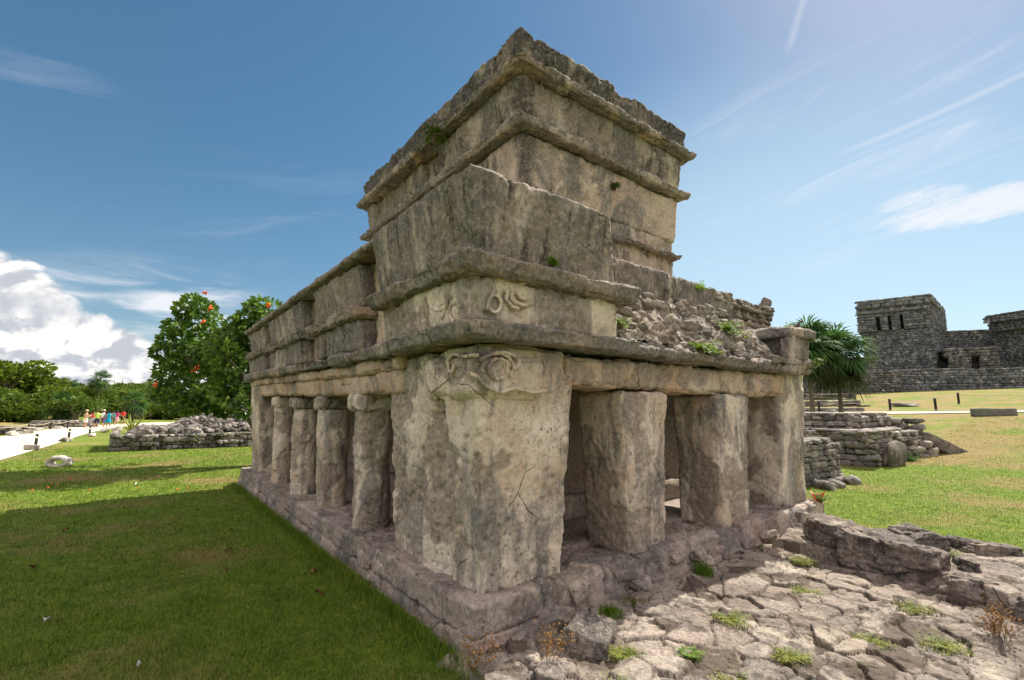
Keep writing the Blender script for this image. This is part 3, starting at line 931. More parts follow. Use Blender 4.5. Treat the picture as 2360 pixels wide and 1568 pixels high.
# sloping heap of core stones
def heap_z(x, y):
    t = np.clip((y - 2.95) / .34, 0, 1)
    return 2.34 + t * (0.62 - 0.10 * (x - 3.6) / 3)
XX, YY = np.meshgrid(np.linspace(3.4, 7.2, 300), np.linspace(2.90, 3.5, 60), indexing='ij')
ZZ = heap_z(XX, YY) + 0.05 * fbm(np.stack([XX.ravel() * 6, YY.ravel() * 6, XX.ravel() * 0], 1), 4).reshape(XX.shape) + .035
n_ = np.arange(XX.size).reshape(XX.shape)
mb.add(np.stack([XX, YY, ZZ], -1).reshape(-1, 3), np.stack([n_[:-1, :-1], n_[1:, :-1], n_[1:, 1:], n_[:-1, 1:]], -1).reshape(-1, 4))
for k in range(520):
    x = rng.uniform(3.42, 6.9); y = rng.uniform(2.90, 3.42)
    s = rng.uniform(.03, .12) * (1.4 if rng.random() < .15 else 1)
    rock(mb, (x, y, heap_z(x, y) + rng.uniform(-.02, .02)), (s * rng.uniform(1, 2), s * rng.uniform(.9, 1.5), s * rng.uniform(.6, 1.1)),
         (rng.uniform(-.7, .7), rng.uniform(-.7, .7), rng.uniform(0, 3)), ROCK_HI if s > .09 else ROCK_MD, rng)
for k in range(60):
    x = rng.uniform(3.6, 6.8)
    s = rng.uniform(.08, .2)
    rock(mb, (x, 3.34, rng.uniform(2.75, 3.05)), (s * 1.6, .14, s * .7), (rng.uniform(-.2, .2), rng.uniform(-.2, .2), 0), ROCK_MD, rng)
mb.build('rubble_core', M_rubble, temple)
mb = MB()
block(mb, 7.3, 8.0, 2.86, 3.6, 2.40, 2.77, .02, .02, (0, .03, -.03, 0), 1.0, 95, joints=(0, .27, .03))
block(mb, 7.15, 8.14, 2.80, 3.7, 2.75, 2.88, .02, .015, (.1, .02, -.02, 0), 1.2, 96, joints=(0, .5, .03))
rock(mb, (7.25, 2.86, 2.55), (.26, .12, .30), (0, .2, 0), ROCK_HI, rng)
mb.build('cornice_stub', M_cornice, temple)
mb = MB()
rock(mb, (8.08, 3.48, 3.43), (.17, .16, .16), (.5, .3, .4), ROCK_HI, rng)
tag(mb.build('loose_stone', M_rubble), 'small loose stone perched against the sky at the broken right end of the terrace', 'stone')

# --- upper storey
TX0, TX1, TY0, TY1 = 3.50, 6.60, 4.25, 9.0
mb = MB()
block(mb, TX0, TX1, TY0, TY1, 3.1, 4.42, .035, .05, (-.03, .08, -.03, .05), 1.3, 100)
def niche(P):
    P = P.copy(); k = smooth(P[:, 1], 6.1, 6.18) * (1 - smooth(P[:, 1], 9.0, 9.3)) * (P[:, 0] < TX0 + .1)
    P[:, 0] += .05 * k; return P
block(mb, TX0 - .03, TX1 + .08, TY0 - .03, TY1 + .05, 4.38, 5.14, .028, .05, (-.05, .12, -.05, .1), 1.2, 101)
mb.build('upper_wall', M_tower, temple)
# lower moulding of the upper storey
mb = MB()
block(mb, TX0 - .10, TX1 + .08, TY0 - .12, TY1 + .1, 4.07, 4.16, .02, .014, (-.03, .03, -.03, .03), 1.1, 103, joints=(0, .5, .02))
mb.build('base_moulding', M_cornice, temple)
mb = MB()
def ragged(P, uvw):
    P = P.copy(); t = uvw[:, 2] ** 3
    e = fbm(P[:, [0, 1, 1]] * np.array([3.2, 3.2, 0]) + 4, 4)
    P[:, 2] += t * 0.055 * e; return P
block(mb, TX0 - .20, TX1 + .27, TY0 - .20, TY1 + .30, 5.14, 5.25, .02, .014, (-.03, .06, -.03, .1), 1.2, 105, joints=(0, .6, .02))
block(mb, TX0 - .31, TX1 + .36, TY0 - .31, TY1 + .36, 5.83, 5.93, .02, .014, (-.03, .03, -.03, .05), 1.2, 107, joints=(1, .5, .02))
mb.build('upper_cornice', M_cornice, temple)
def fr_niche(P):
    P = P.copy(); l = P[:, 0] < TX0 + .1; y = P[:, 1]
    P[:, 0] += l * (.16 * smooth(y, 6.22, 6.28) - .09 * smooth(y, 6.80, 6.86) - .07 * smooth(y, 8.8, 8.86)); return P
mb = MB()
block(mb, TX0 - .10, TX1 + .16, TY0 - .10, TY1 + .16, 5.24, 5.84, .028, .04, (-.08, .06, -.08, .06), 1.3, 106, warp=fr_niche)
mb.build('upper_frieze', M_tfrieze, temple)
mb = MB()
block(mb, TX0 - .20, TX1 + .22, TY0 - .20, TY1 + .2, 5.91, 6.34, .026, .04, (-.06, .02, -.06, .04), 1.6, 108, cut=ragged)
mb.build('upper_parapet', M_towertop, temple)
# dark lump on the right front, its colour standing in for the hole's shade
mb = MB()
rock(mb, (5.12, TY0 - .06, 4.88), (.10, .06, .09), (0, 0, 0), ROCK_MD, rng)
mb.build('painted_hole', M_holeshade, temple)

# ------------------------------------------------------------------ plants on and by the temple
def sprig(mb, c, n, L, rng, mi=0, w=0.35, droop=0.3, up=1.0, spread=1.0, leaf=0.02):
    """little branching sprig with pinnate leaflets"""
    for k in range(n):
        a = rng.uniform(0, 2 * math.pi); e = rng.uniform(.2, 1.3) * up
        d = np.array([math.cos(a) * spread, math.sin(a) * spread, e]); d /= np.linalg.norm(d)
        l = L * rng.uniform(.5, 1.1); p = np.array(c, float)
        pts = []
        for s in range(7):
            pts.append(p.copy()); p = p + d * l / 6; d = d + np.array([0, 0, -droop * .25]); d /= np.linalg.norm(d)
        for s in range(1, 7):
            for side in (-1, 1):
                q = pts[s]; t_ = pts[s] - pts[s - 1]; t_ /= np.linalg.norm(t_)
                sd_ = np.cross(t_, [0, 0, 1]) * side; sd_ /= max(np.linalg.norm(sd_), 1e-6)
                ll = leaf * rng.uniform(.7, 1.4)
                tip = q + sd_ * ll + t_ * ll * .5 + np.array([0, 0, rng.uniform(-.3, .3) * ll])
                m1 = q + (tip - q) * .5 + t_ * ll * w; m2 = q + (tip - q) * .5 - t_ * ll * w + np.array([0, 0, ll * .1])
                mb.add([q, m1, tip, m2], [[0, 1, 2, 3]], mi=mi)


def plant(name, c, n, L, label, cat='plant', group=None, mat=None, seed=0, **kw):
    rg = random.Random(seed); mb = MB(); sprig(mb, c, n, L, rg, **kw)
    return tag(mb.build(name, mat or M_fern, smooth=False, loc=c), label, cat, group)


plant('wall_fern', (2.60, 2.74, 2.86), 9, .12, 'tiny green fern sprouting on the upper cornice of the corner block', seed=1, leaf=.03)
plant('wall_fern', (3.60, 2.93, 2.52), 26, .16, 'yellow green fern tucked against the broken end of the corner block', seed=2, leaf=.025, droop=.9)
plant('wall_fern', (4.95, 2.88, 2.36), 44, .24, 'bright green plant trailing over the lower cornice below the rubble', seed=3, leaf=.035, droop=.9)
plant('wall_fern', (6.10, 3.18, 2.72), 46, .30, 'tall green climbing plant on the rubble beside the coursed stones', seed=4, leaf=.04, droop=.8)
plant('wall_fern', (5.75, 3.30, 3.27), 16, .16, 'small leafy tuft growing under the top of the terrace wall', seed=5, leaf=.03)
plant('wall_fern', (8.05, 3.3, 2.88), 22, .28, 'leafy sprig rising behind the cornice stub at the far right corner', seed=6, leaf=.04)
plant('wall_fern', (7.9, 2.78, 2.40), 26, .16, 'dull green clump hanging from the right end cornice', seed=7, leaf=.03, mat=M_jungle2, droop=1.2)
plant('wall_fern', (7.95, 2.80, 2.72), 14, .14, 'green tuft on the face of the cornice stub', seed=8, leaf=.03, mat=M_jungle2, droop=1)
plant('wall_fern', (3.18, 5.98, 5.84), 34, .28, 'green fern hanging from the left side of the upper storey cornice', seed=9, leaf=.045, mat=M_jungle2, droop=1.2)
plant('wall_fern', (5.12, 4.13, 4.87), 10, .07, 'green tuft in the hole of the upper storey wall', seed=10, leaf=.03, mat=M_jungle2)


def tuft(mb, c, n, L, rng, w=.004, spread=.5, mi=0, rad=.04):
    for k in range(n):
        a = rng.uniform(0, 2 * math.pi); r_ = rng.uniform(0, rad)
        p = np.array(c) + [math.cos(a) * r_, math.sin(a) * r_, 0]
        a2 = rng.uniform(0, 2 * math.pi); d = np.array([math.cos(a2) * spread * rng.random(), math.sin(a2) * spread * rng.random(), 1.0])
        d /= np.linalg.norm(d); l = L * rng.uniform(.4, 1.0); s = np.array([-d[1] + .3, d[0], 0]); s /= max(np.linalg.norm(s), 1e-6); s = s * w
        m = p + d * l * .55; t_ = m + (d + np.array([d[0], d[1], -.5]) * .8) * l * .35
        mb.add([p - s, p + s, m + s * .8, m - s * .8, t_], [[0, 1, 2, 3]], [[3, 2, 4]], mi)


def pz(x, y):
    i_ = np.argmin((PV[:, 0] - x) ** 2 + (PV[:, 1] - y) ** 2); return float(PZ[i_])


tl = [((3.13, 2.72), .09, 120, 'lush grass tuft at the foot of the plinth below the first opening', .10),
      ((3.5, 2.80), .06, 90, 'short weeds in the joint between plinth and paving near the first pillar', .12),
      ((4.62, 2.78), .16, 150, 'tall dry grass clump against the plinth between the two pillars', .10),
      ((6.0, 2.86), .07, 90, 'low green weeds by the plinth near the end pillar', .16),
      ((2.72, 2.25), .05, 160, 'mossy green cushion between two sunlit paving stones', .12),
      ((3.06, 1.98), .035, 160, 'bright green moss patch low in the paving', .08),
      ((2.35, 1.95), .05, 140, 'yellow green weed patch at the lower edge of the paving', .16),
      ((3.75, 2.05), .045, 130, 'sparse yellow weeds around a paving joint in the middle', .14),
      ((3.55, 1.55), .045, 120, 'small weed patch in front of the tilted paving slab', .12),
      ((4.25, 1.30), .06, 150, 'bushy yellow green weeds in a crack right of the middle', .13),
      ((4.9, 1.95), .045, 110, 'thin weeds in the paving under the stone blocks', .12),
      ((5.75, 2.30), .06, 120, 'yellow green weeds against the upper kerb block', .14),
      ((2.95, 1.62), .05, 140, 'weeds in the lower left part of the paving by the bottom edge', .14),
      ((4.55, 0.95), .05, 130, 'weeds between the slabs near the lower right corner', .15),
      ((6.75, 1.30), .06, 120, 'olive weeds on the raised kerb behind the long block', .16),
      ((5.2, 1.25), .05, 110, 'weeds at the shaded foot of the kerb stones', .14)]
for k, ((x, y), L, n, lab, rad) in enumerate(tl):
    rg = random.Random(50 + k); mb = MB(); L *= 1.3; n = int(n * 1.6); c = (x, y, (pz(x, y) if x < 6.3 else .2) - .01)
    tuft(mb, c, n, L, rg, .0035, .8, 0, rad)
    if k > 3: sprig(mb, (c[0], c[1], c[2] + .02), 50, rad * 1.1, rg, up=.3, leaf=.014, droop=.1)
    tag(mb.build('grass_tuft' if k < 4 else 'weed', M_fern if k in (0, 5) else M_weed if k != 2 else M_blade, smooth=False, loc=c), lab, 'grass' if k < 4 else 'weed')

# dry weeds with seed heads at the corner and at the right edge
def dry_weed(c, n, L, label, seed):
    rg = random.Random(seed); e_ = empty('dry_weed', c, label, 'weed'); s = MB(); h = MB()
    for k in range(n):
        p = np.array(c) + [rg.uniform(-.06, .06), rg.uniform(-.06, .06), -.01]; d = np.array([rg.uniform(-.5, .5), rg.uniform(-.5, .5), 1.0])
        pts = [p]
        for q in range(5):
            d = d / np.linalg.norm(d); p = p + d * L * rg.uniform(.12, .22); d = d + np.array([rg.uniform(-.35, .35), rg.uniform(-.35, .35), 0]); pts.append(p)
        tube(s, pts, np.linspace(.0028, .0012, len(pts)), 4)
        for q in pts[2:]:
            for w in range(4):
                b_ = q + np.array([rg.uniform(-.05, .05), rg.uniform(-.05, .05), rg.uniform(0, .06)])
                tube(s, [q, b_], .0008, 3)
                rock(h, b_, (.009, .009, .010), (rg.random(), rg.random(), 0), ROCK_LO, rg)
    s.build('stem', M_stem, e_); h.build('seed_head', M_seed, e_)


dry_weed((1.86, 2.70, 0.0), 6, .30, 'dry reddish weed with seed heads standing at the foot of the temple corner', 1)
dry_weed((2.25, 2.52, 0.05), 5, .26, 'thin dry weed on the paving just right of the temple corner', 2)
dry_weed((4.95, 0.72, 0.05), 12, .26, 'tangled dry weed at the right edge under the raised kerb stones', 3)

# bromeliad with red leaves at the end of the plinth
e_ = empty('bromeliad', (8.22, 3.0, .28), 'small spiky plant with red leaves at the right end of the plinth', 'plant')
mb = MB(); m2 = MB(); rg = random.Random(3)
for k in range(22):
    a = rg.uniform(0, 6.28); d = np.array([math.cos(a), math.sin(a), rg.uniform(.5, 1.6)]); d /= np.linalg.norm(d)
    s = np.array([-math.sin(a), math.cos(a), 0]) * .018; p = np.array([8.22, 3.0, .28]); L = rg.uniform(.18, .30)
    m = p + d * L * .6; t_ = p + d * L + np.array([0, 0, -.04])
    (m2 if k % 2 else mb).add([p - s, p + s, m + s, m - s, t_], [[0, 1, 2, 3]], [[3, 2, 4]])
mb.build('green_leaf', M_palm, e_, False); m2.build('red_leaf', M_redleaf, e_, False)

# ------------------------------------------------------------------ big stones of the raised kerb at the right
kb = [((6.42, 2.20, .20), (.66, .60, .48), (.04, -.05, .15), 'large pitted block at the upper end of the kerb nearest the temple'),
      ((6.22, 1.62, .20), (.62, .84, .42), (.03, .06, -.05), 'long flat topped block in the middle of the raised kerb'),
      ((6.85, 1.62, .26), (.62, .55, .34), (-.2, .1, .6), 'tilted grey boulder behind the long kerb block'),
      ((7.35, 1.15, .18), (.55, .5, .20), (.1, .05, .9), 'flat dark slab lying beside the lawn behind the kerb'),
      ((5.98, 1.02, .10), (.40, .55, .24), (0, .05, .1), 'low block under the long kerb block at its right end'),
      ((5.80, 0.52, .11), (.42, .50, .26), (.02, 0, .2), 'rounded kerb stone second from the right edge'),
      ((5.55, 0.05, .11), (.45, .52, .30), (.05, .05, .3), 'rounded kerb stone cut by the right edge of the picture'),
      ((6.35, 1.08, .20), (.26, .22, .16), (.3, .1, .5), 'fist sized broken stone on top of the low kerb')]
for k, (c, s, r_, lab) in enumerate(kb):
    mb = MB(); G = make_rock(34, 200 + k, .10, .09)
    M = rotm(*r_); P = (G[0] * np.array(s) / 2) @ M.T + np.array(c)
    C = P - np.array(c); N = C / np.maximum(np.linalg.norm(C, axis=1), 1e-6)[:, None]
    P = erode(P, N, 1.3, k + 5, 1.6, joints=(2, .17, .02) if k < 3 else None)
    mb.add(P, G[1])
    tag(mb.build('stone_block', M_block, loc=c), lab, 'stone block', 'stone blocks of the raised kerb')
ps = [((2.66, 2.52, .08), (.34, .30, .20), (.2, -.2, .4), 'dark conical stone on the paving near the plinth'),
      ((2.15, 2.38, .05), (.24, .18, .12), (.1, .1, .8), 'pale angular stone in the sun by the temple corner'),
      ((4.05, 1.52, .045), (.36, .14, .10), (.2, .1, .5), 'narrow dark upturned slab in the middle of the paving'),
      ((3.36, 1.20, .06), (.34, .22, .20), (.3, .3, .2), 'dark pitted stone at the bottom edge of the paving')]
for k, (c, s, r_, lab) in enumerate(ps):
    mb = MB(); G = make_rock(16, 230 + k, .18, .14)
    M = rotm(*r_); P = (G[0] * np.array(s) / 2) @ M.T + np.array(c); mb.add(P, G[1])
    tag(mb.build('paving_boulder', M_paving if k in (1, 4) else M_block, loc=c), lab, 'stone', 'loose stones on the paving')

# ------------------------------------------------------------------ ruined platforms at the right
mb = MB(); rng = random.Random(9)
course_face(mb, (11.8, 6.3), (11.8, 4.55), 0, .92, .13, .20, .2, rng, ROCK_MD)
course_face(mb, (11.8, 4.55), (13.5, 4.45), 0, .92, .13, .20, .2, rng, ROCK_MD)
block(mb, 11.85, 13.5, 4.6, 6.3, 0, .93, .1, .05, rough=1, seed=3)
for k in range(9): rock(mb, (11.8 + (k % 3) * .6 + rng.uniform(-.1, .1), 4.62 + (k // 3) * .6, .96), (.5, .45, .12), (0, 0, rng.uniform(-.2, .2)), ROCK_MD, rng)
for k in range(14): rock(mb, (12.4 + rng.uniform(-.8, 1), 4.25 + rng.uniform(-.25, .1), .05), (.3, .25, .16), (rng.random(), 0, rng.random()), ROCK_MD, rng)
tag(mb.build('ruined_wall', M_dry, loc=(12.6, 5.3, 0)), 'low square remnant of rubble wall just behind the temple on the right', 'ruin')
pl = empty('ruined_platform', (19.3, 6.6, 0), 'long stepped stone platform on the grass at right with a leaning slab at its end', 'ruin')
mb = MB()
for (xa, xb, ya, yb, za, zb) in [(17.1, 21.3, 4.75, 10, 0, 1.0), (18.0, 21.5, 5.35, 10.5, .95, 1.50)]:
    course_face(mb, (xa, yb), (xa, ya), za, zb, .17, .42, .3, rng, ROCK_MD)
    course_face(mb, (xa, ya), (xb, ya - (.3 if za == 0 else 0)), za, zb, .17, .42, .3, rng, ROCK_MD)
    block(mb, xa + .08, xb, ya + .05, yb, za, zb - .03, .2, .05, rough=1.2, seed=2)
    for k in range(90):
        rock(mb, (rng.uniform(xa, xb), rng.uniform(ya, min(yb, ya + 2.6)), zb + .02), (rng.uniform(.3, .7), rng.uniform(.3, .6), .12), (0, 0, rng.uniform(-.4, .4)), ROCK_MD, rng)
course_face(mb, (21.4, 4.4), (21.9, 7.5), 0, 1.35, .17, .42, .3, rng, ROCK_MD)
for k in range(24):
    rock(mb, (21.2 + rng.uniform(-.9, .7), 4.5 + rng.uniform(-.4, .5), rng.uniform(.05, .95) * (1 - abs(rng.uniform(-.6, .6)))), (rng.uniform(.3, .8), .4, rng.uniform(.15, .25)), (rng.uniform(-.2, .2), rng.uniform(-.2, .2), rng.uniform(-.5, .5)), ROCK_MD, rng)
mb.build('masonry', M_dry, pl)
mb = MB(); G = make_rock(8, 301, .2, .06)
mb.add((G[0] * np.array([1.9, .5, .42]) / 2) @ rotm(0, .46, R(-38)).T + np.array([21.9, 3.9, .34]), G[1])
mb.build('leaning_slab', M_block, pl)
mb = MB()
mb.add((make_rock(8, 302, .2, .06)[0] * np.array([1.15, .25, .75]) / 2) @ rotm(.1, 0, -.1).T + np.array([17.9, 4.35, .38]), G[1])
mb.build('upright_slab', M_block, pl)
rg = random.Random(8)
mb = MB()
for k in range(60):
    a = rg.uniform(0, 6.28); d = np.array([math.cos(a), math.sin(a), rg.uniform(.2, 1.2)]); d /= np.linalg.norm(d)
    p = np.array([19.3, 4.25, .05]); s = np.cross(d, [0, 0, 1]) * .02; L = rg.uniform(.3, .6)
    mb.add([p - s, p + s, p + d * L], None, [[0, 1, 2]])
tag(mb.build('agave', M_palm, smooth=False, loc=(19.3, 4.25, 0)), 'dark spiky plant at the shaded foot of the long platform', 'plant')

# ------------------------------------------------------------------ fan palms
def fan(mb, hub, d, size, rng, nb=18, droop=0.5):
    d = np.array(d, float); d /= np.linalg.norm(d)
    side = np.cross(d, [0, 0, 1.0]); side /= max(np.linalg.norm(side), 1e-6); up = np.cross(side, d)
    for k in range(nb):
        a = R(-115 + 230 * k / (nb - 1)) + rng.uniform(-.05, .05)
        e = d * math.cos(a) + side * math.sin(a) + up * rng.uniform(-.12, .12)
        e /= np.linalg.norm(e); L = size * (0.75 + .25 * math.cos(a)) * rng.uniform(.85, 1.1)
        w = np.cross(e, up); w /= max(np.linalg.norm(w), 1e-6); w = w * size * .038
        m = hub + e * L * .55; t_ = m + (e + np.array([0, 0, -droop])) * L * .4
        mb.add([hub, m + w, t_, m - w], [[0, 1, 2, 3]])


def fan_palm(base, H, cr, seed, label, group, skirt=1.0, trunk=.12, fronds=80, lean=(0, 0)):
    rg = random.Random(seed); o = empty('palm_tree', base, label, 'palm', group)
    b = np.array(base, float); top = b + np.array([lean[0], lean[1], H])
    mb = MB(); tube(mb, [b + (top - b) * t + np.array([0.05 * math.sin(t * 5), 0, 0]) for t in np.linspace(0, 1, 14)], [trunk * (1.25 if t < .1 else 1 - .2 * t) for t in np.linspace(0, 1, 14)], 12)
    mb.build('trunk', M_bark, o)
    mb = MB(); m2 = MB()
    for k in range(fronds):
        a = rg.uniform(0, 6.283); e = rg.uniform(-.75, 1.35)
        d = np.array([math.cos(a) * math.cos(e), math.sin(a) * math.cos(e), math.sin(e)])
        pl_ = cr * rg.uniform(.35, .6); hub = top + d * pl_ + np.array([0, 0, -.08 * cr])
        tube(mb, [top, hub], .012 * cr, 4); fan(mb, hub, d + np.array([0, 0, -.25]), cr * rg.uniform(.5, .68), rg, 18, .55)
    mb.build('crown', M_palm, o, False)
    if skirt:
        for k in range(int(46 * skirt)):
            a = rg.uniform(0, 6.283); d = np.array([math.cos(a) * .55, math.sin(a) * .55, -1.0])
            hub = top + np.array([math.cos(a), math.sin(a), 0]) * cr * rg.uniform(.1, .55) + np.array([0, 0, -rg.uniform(.1, .75) * cr])
            fan(m2, hub, d, cr * rg.uniform(.4, .6), rg, 14, .8)
        m2.build('dead_fronds', M_palmdry, o, False)
    return o


def tz(p): return float(terrain(p[0], p[1]))


for k, (x, D, H, cr, lab) in enumerate([(1938, 27.0, 3.8, 2.15, 'right of the two fan palms with a thick skirt of old fronds'),
                                        (1872, 25.5, 4.3, 1.95, 'left fan palm close behind the temple corner')]):
    p = at(x, 943, D)
    fan_palm((p[0], p[1], tz(p)), H, cr, 40 + k, lab, 'fan palms on the right', 1.3)
p = at(1880, 940, 24.0)
mb = MB(); rg = random.Random(31)
zb = tz(p)
for k in range(420):
    c = np.array([p[0] + rg.gauss(0, .16), p[1] + rg.gauss(0, .16), zb + rg.uniform(0, .85)])
    d = np.array([rg.gauss(0, 1), rg.gauss(0, 1), rg.gauss(0, .6)]); d /= np.linalg.norm(d); s = np.cross(d, [0, 0, 1]) * .05
    mb.add([c, c + d * .07 + s, c + d * .16, c + d * .07 - s], [[0, 1, 2, 3]])
tag(mb.build('shrub', M_fern, smooth=False, loc=(p[0], p[1], zb)), 'small round bright green shrub under the left fan palm', 'shrub')

# low stepped ruin under the palms
mb = MB(); rng = random.Random(12)
for k in range(3):
    pa, pb = at(1840, 943, 33 + k * 1.2), at(1992 - k * 8, 943, 31 + k * 1.2)
    z0 = tz(pa); course_face(mb, (pa[0], pa[1]), (pb[0], pb[1]), z0 - .1 + k * .42, z0 + .32 + k * .42, .2, .8, .6, rng, ROCK_MD)
tag(mb.build('stone_steps', M_dry, loc=(37, 13, 1.5)), 'low broad stone steps behind the trunks of the fan palms', 'steps')

# ------------------------------------------------------------------ great pyramid in the distance at right
pyr = empty('stone_pyramid', tuple(at(2060, 943, 60)[:2]) + (4.0,), 'big dark stone pyramid on the rise at far right with three doorways on top', 'temple')
rng = random.Random(77)


def zy(y, D): return CAM_H + (943 - y) / 1099.6 * D


def wall_pt(x, D, sh=None):
    q = at(x + (24 if D > 57 else 14 if D > 53.5 else 6), 943, D); return (q[0], q[1])


def far_wall(mb, a, b, z0, z1, depth=6.0, lean=0.04, ch=.24, sl=.6):
    a = np.array(a); b = np.array(b); u = (b - a) / np.linalg.norm(b - a); n = np.array([u[1], -u[0]])
    course_face(mb, a, b, z0, z1, ch, sl, .3, rng, ROCK_LO, 0, lean, .5)
    G, Q = box_grid(1, 1, 1)
    P = np.array([a - n * (.08 + 0 * g[0]) + (b - a) * g[0] - n * depth * g[1] for g in G]); h = np.array([z0 + (z1 - z0) * g[2] for g in G])
    P = P - n * (lean * (h - z0))[:, None] * (1 - G[:, 1])[:, None]
    mb.add(np.concatenate([P, h[:, None]], 1), Q)


A1, B1, C1 = wall_pt(1982, 62.5), wall_pt(2148, 58), wall_pt(2180, 66)
mb = MB()
far_wall(mb, A1, B1, 4.0, zy(757, 60), 8, .02); far_wall(mb, B1, C1, 4.0, zy(757, 60), 4, .02)
far_wall(mb, wall_pt(2165, 63), wall_pt(2340, 61), 4.0, zy(758, 62), 6, .02)
far_wall(mb, wall_pt(2290, 60), wall_pt(2420, 55), 4.0, zy(760, 60), 6, .02)
far_wall(mb, wall_pt(2150, 59.5), wall_pt(2215, 59), 4.0, zy(806, 59), 4, .02)
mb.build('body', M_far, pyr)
mb = MB()
za, zb = zy(757, 60), zy(706, 60)
# top temple front with three openings: piers between them
aA, aB = np.array(wall_pt(1978, 62.4)), np.array(wall_pt(2147, 58.1))
def fr(t): return tuple(aA + (aB - aA) * t)
zd = zy(722, 60)
def flare_w(a, b, z0, z1): far_wall(mb, a, b, z0, z1, 1.0, -.05, .3, .8)
for t0, t1 in [(0, .25), (.345, .42), (.505, .59), (.675, 1.0)]:
    flare_w(fr(t0), fr(t1), za, zd)
    for t_ in (t0, t1):
        if 0 < t_ < 1: q_ = aA + (aB - aA) * (t_ + (.008 if t_ == t0 else -.008)) + _F[:2] * .30; sbox(mb, (q_[0], q_[1], (za + zd) / 2), (.28, .6, zd - za), math.atan2((aB - aA)[1], (aB - aA)[0]))
flare_w(fr(0), fr(1), zd, zb + .3)
far_wall(mb, fr(1), C1, za, zb + .3, 1.0, -.03)
a0_ = np.array(fr(0)); n0 = np.array([0.6, 0.8])
G, Q = box_grid(1, 1, 1)
back = [a0_ * 1.035, np.array(fr(1)) * 1.035]
far_wall(mb, tuple(back[0]), tuple(back[1]), za, zb, 4, 0)
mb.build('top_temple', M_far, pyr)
mb = MB()
e1 = np.array(_R[:2]) * -.0
far_wall(mb, tuple(aA - .012 * (aB - aA) - np.array(_F[:2]) * .30), tuple(aB + .015 * (aB - aA) - np.array(_F[:2]) * .30), zb - .45, zb - .12, 3, 0, .33, 1.2)
far_wall(mb, tuple(aA - .012 * (aB - aA) - np.array(_F[:2]) * .35), tuple(aB + .015 * (aB - aA) - np.array(_F[:2]) * .35), zb + .25, zb + 1.35, 4, .03, .4, 1.2)
far_wall(mb, tuple(aB + .015 * (aB - aA) - np.array(_F[:2]) * .35), tuple(np.array(C1) + _R[:2] * .1), zb + .25, zb + 1.25, 3, .03, .4, 1.2)
mb.build('cornice', M_far, pyr)
mb = MB()   # side building right, small shrine, terrace
far_wall(mb, wall_pt(2284, 59.5), wall_pt(2420, 54.5), zy(762, 59), zy(742, 59), 5, -.04)
far_wall(mb, wall_pt(2278, 59.2), wall_pt(2420, 54.2), zy(742, 59), zy(724, 59), 5, 0)
mb.build('side_temple', M_far, pyr)
mb = MB()
s0, s1 = np.array(wall_pt(2192, 56)), np.array(wall_pt(2306, 54))
def sf(t): return tuple(s0 + (s1 - s0) * t)
zs0, zs1 = 4.2, zy(800, 55)
for t0, t1 in [(0, .42), (.62, 1)]: far_wall(mb, sf(t0), sf(t1), zs0, zs1 - 1.0, .8, -.03, .28, .7)
far_wall(mb, sf(0), sf(1), zs1 - 1.0, zs1 - .35, 4, -.03, .28, .7)
far_wall(mb, sf(-.01), sf(1.01), zs1 - .35, zs1, 4, 0, .28, .7)
far_wall(mb, tuple(np.array(sf(0)) * 1.022), tuple(np.array(sf(1)) * 1.022), zs0, zs1 - .3, 2, 0)
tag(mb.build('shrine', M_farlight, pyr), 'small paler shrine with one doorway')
mb = MB()
far_wall(mb, wall_pt(1820, 56), wall_pt(2036, 51.5), 2.9, zy(822, 52), 3, .03, .26, .5)
far_wall(mb, wall_pt(1800, 53), wall_pt(2080, 49.5), 2.7, zy(856, 50), 3, .03, .26, .5)
mb.build('outwork', M_farlight, pyr)
mb = MB()
far_wall(mb, wall_pt(2070, 50), wall_pt(2240, 48.0), 2.6, zy(850, 49), 3, .03, .26, .6)
far_wall(mb, wall_pt(2238, 48), wall_pt(2430, 45.0), 2.6, zy(848, 46.5), 3, .03, .26, .6)
mb.build('terrace_wall', M_far, pyr)

# rope posts, concrete box and small slabs by the right path
def rope_post(c, h, r_, label, group, band=True):
    o = empty('rope_post', c, label, 'post', group)
    mb = MB(); tube(mb, [np.array(c) + [0, 0, z] for z in (-.1, 0, h * .5, h - .02, h)], [r_, r_, r_, r_, r_ * .8], 12); mb.build('post', M_post, o)
    if band:
        mb = MB(); tube(mb, [np.array(c) + [0, 0, h * .70], np.array(c) + [0, 0, h * .78]], r_ * 1.12, 12); mb.build('band', M_white, o)
    return o


def rope(a, b, sagd, label):
    a = np.array(a); b = np.array(b); t = np.linspace(0, 1, 15)[:, None]
    P = a + (b - a) * t; P[:, 2] -= (4 * sagd * t * (1 - t))[:, 0]
    mb = MB(); tube(mb, P, .016, 6); tag(mb.build('rope', M_rope, loc=tuple(a)), label, 'rope', 'ropes between the posts')


RP = []
for k, (x, D, lab) in enumerate([(1888, 32, 'rope post beside the left palm trunk'), (2052, 31, 'rope post above the end of the long platform'),
                                 (2157, 29.5, 'rope post on the near side of the right path'), (2212, 33.5, 'rope post beyond the right path'),
                                 (2420, 30, 'rope post outside the right edge')]):
    q = at(x, 943, D); z = tz(q); RP.append((q[0], q[1], z + .62))
    if k < 4: rope_post((q[0], q[1], z), .75, .07, lab, 'posts along the right path', False)
rope(RP[0], RP[1], .1, 'rope running right from the palm trunk'); rope(RP[1], RP[3], .1, 'rope strung beyond the right path towards the last post')
rope(RP[3], RP[4], .12, 'rope leaving the picture at the right edge')
q = at(2290, 955, 24.5); mb = MB(); z = tz(q)
block(mb, -.85, .85, -.25, .25, 0, .42, .06, .06, rough=.5, seed=2)
o = mb.build('concrete_box', M_concrete); o.location = (q[0], q[1], z - .05); o.rotation_euler = (0, 0, R(-62))
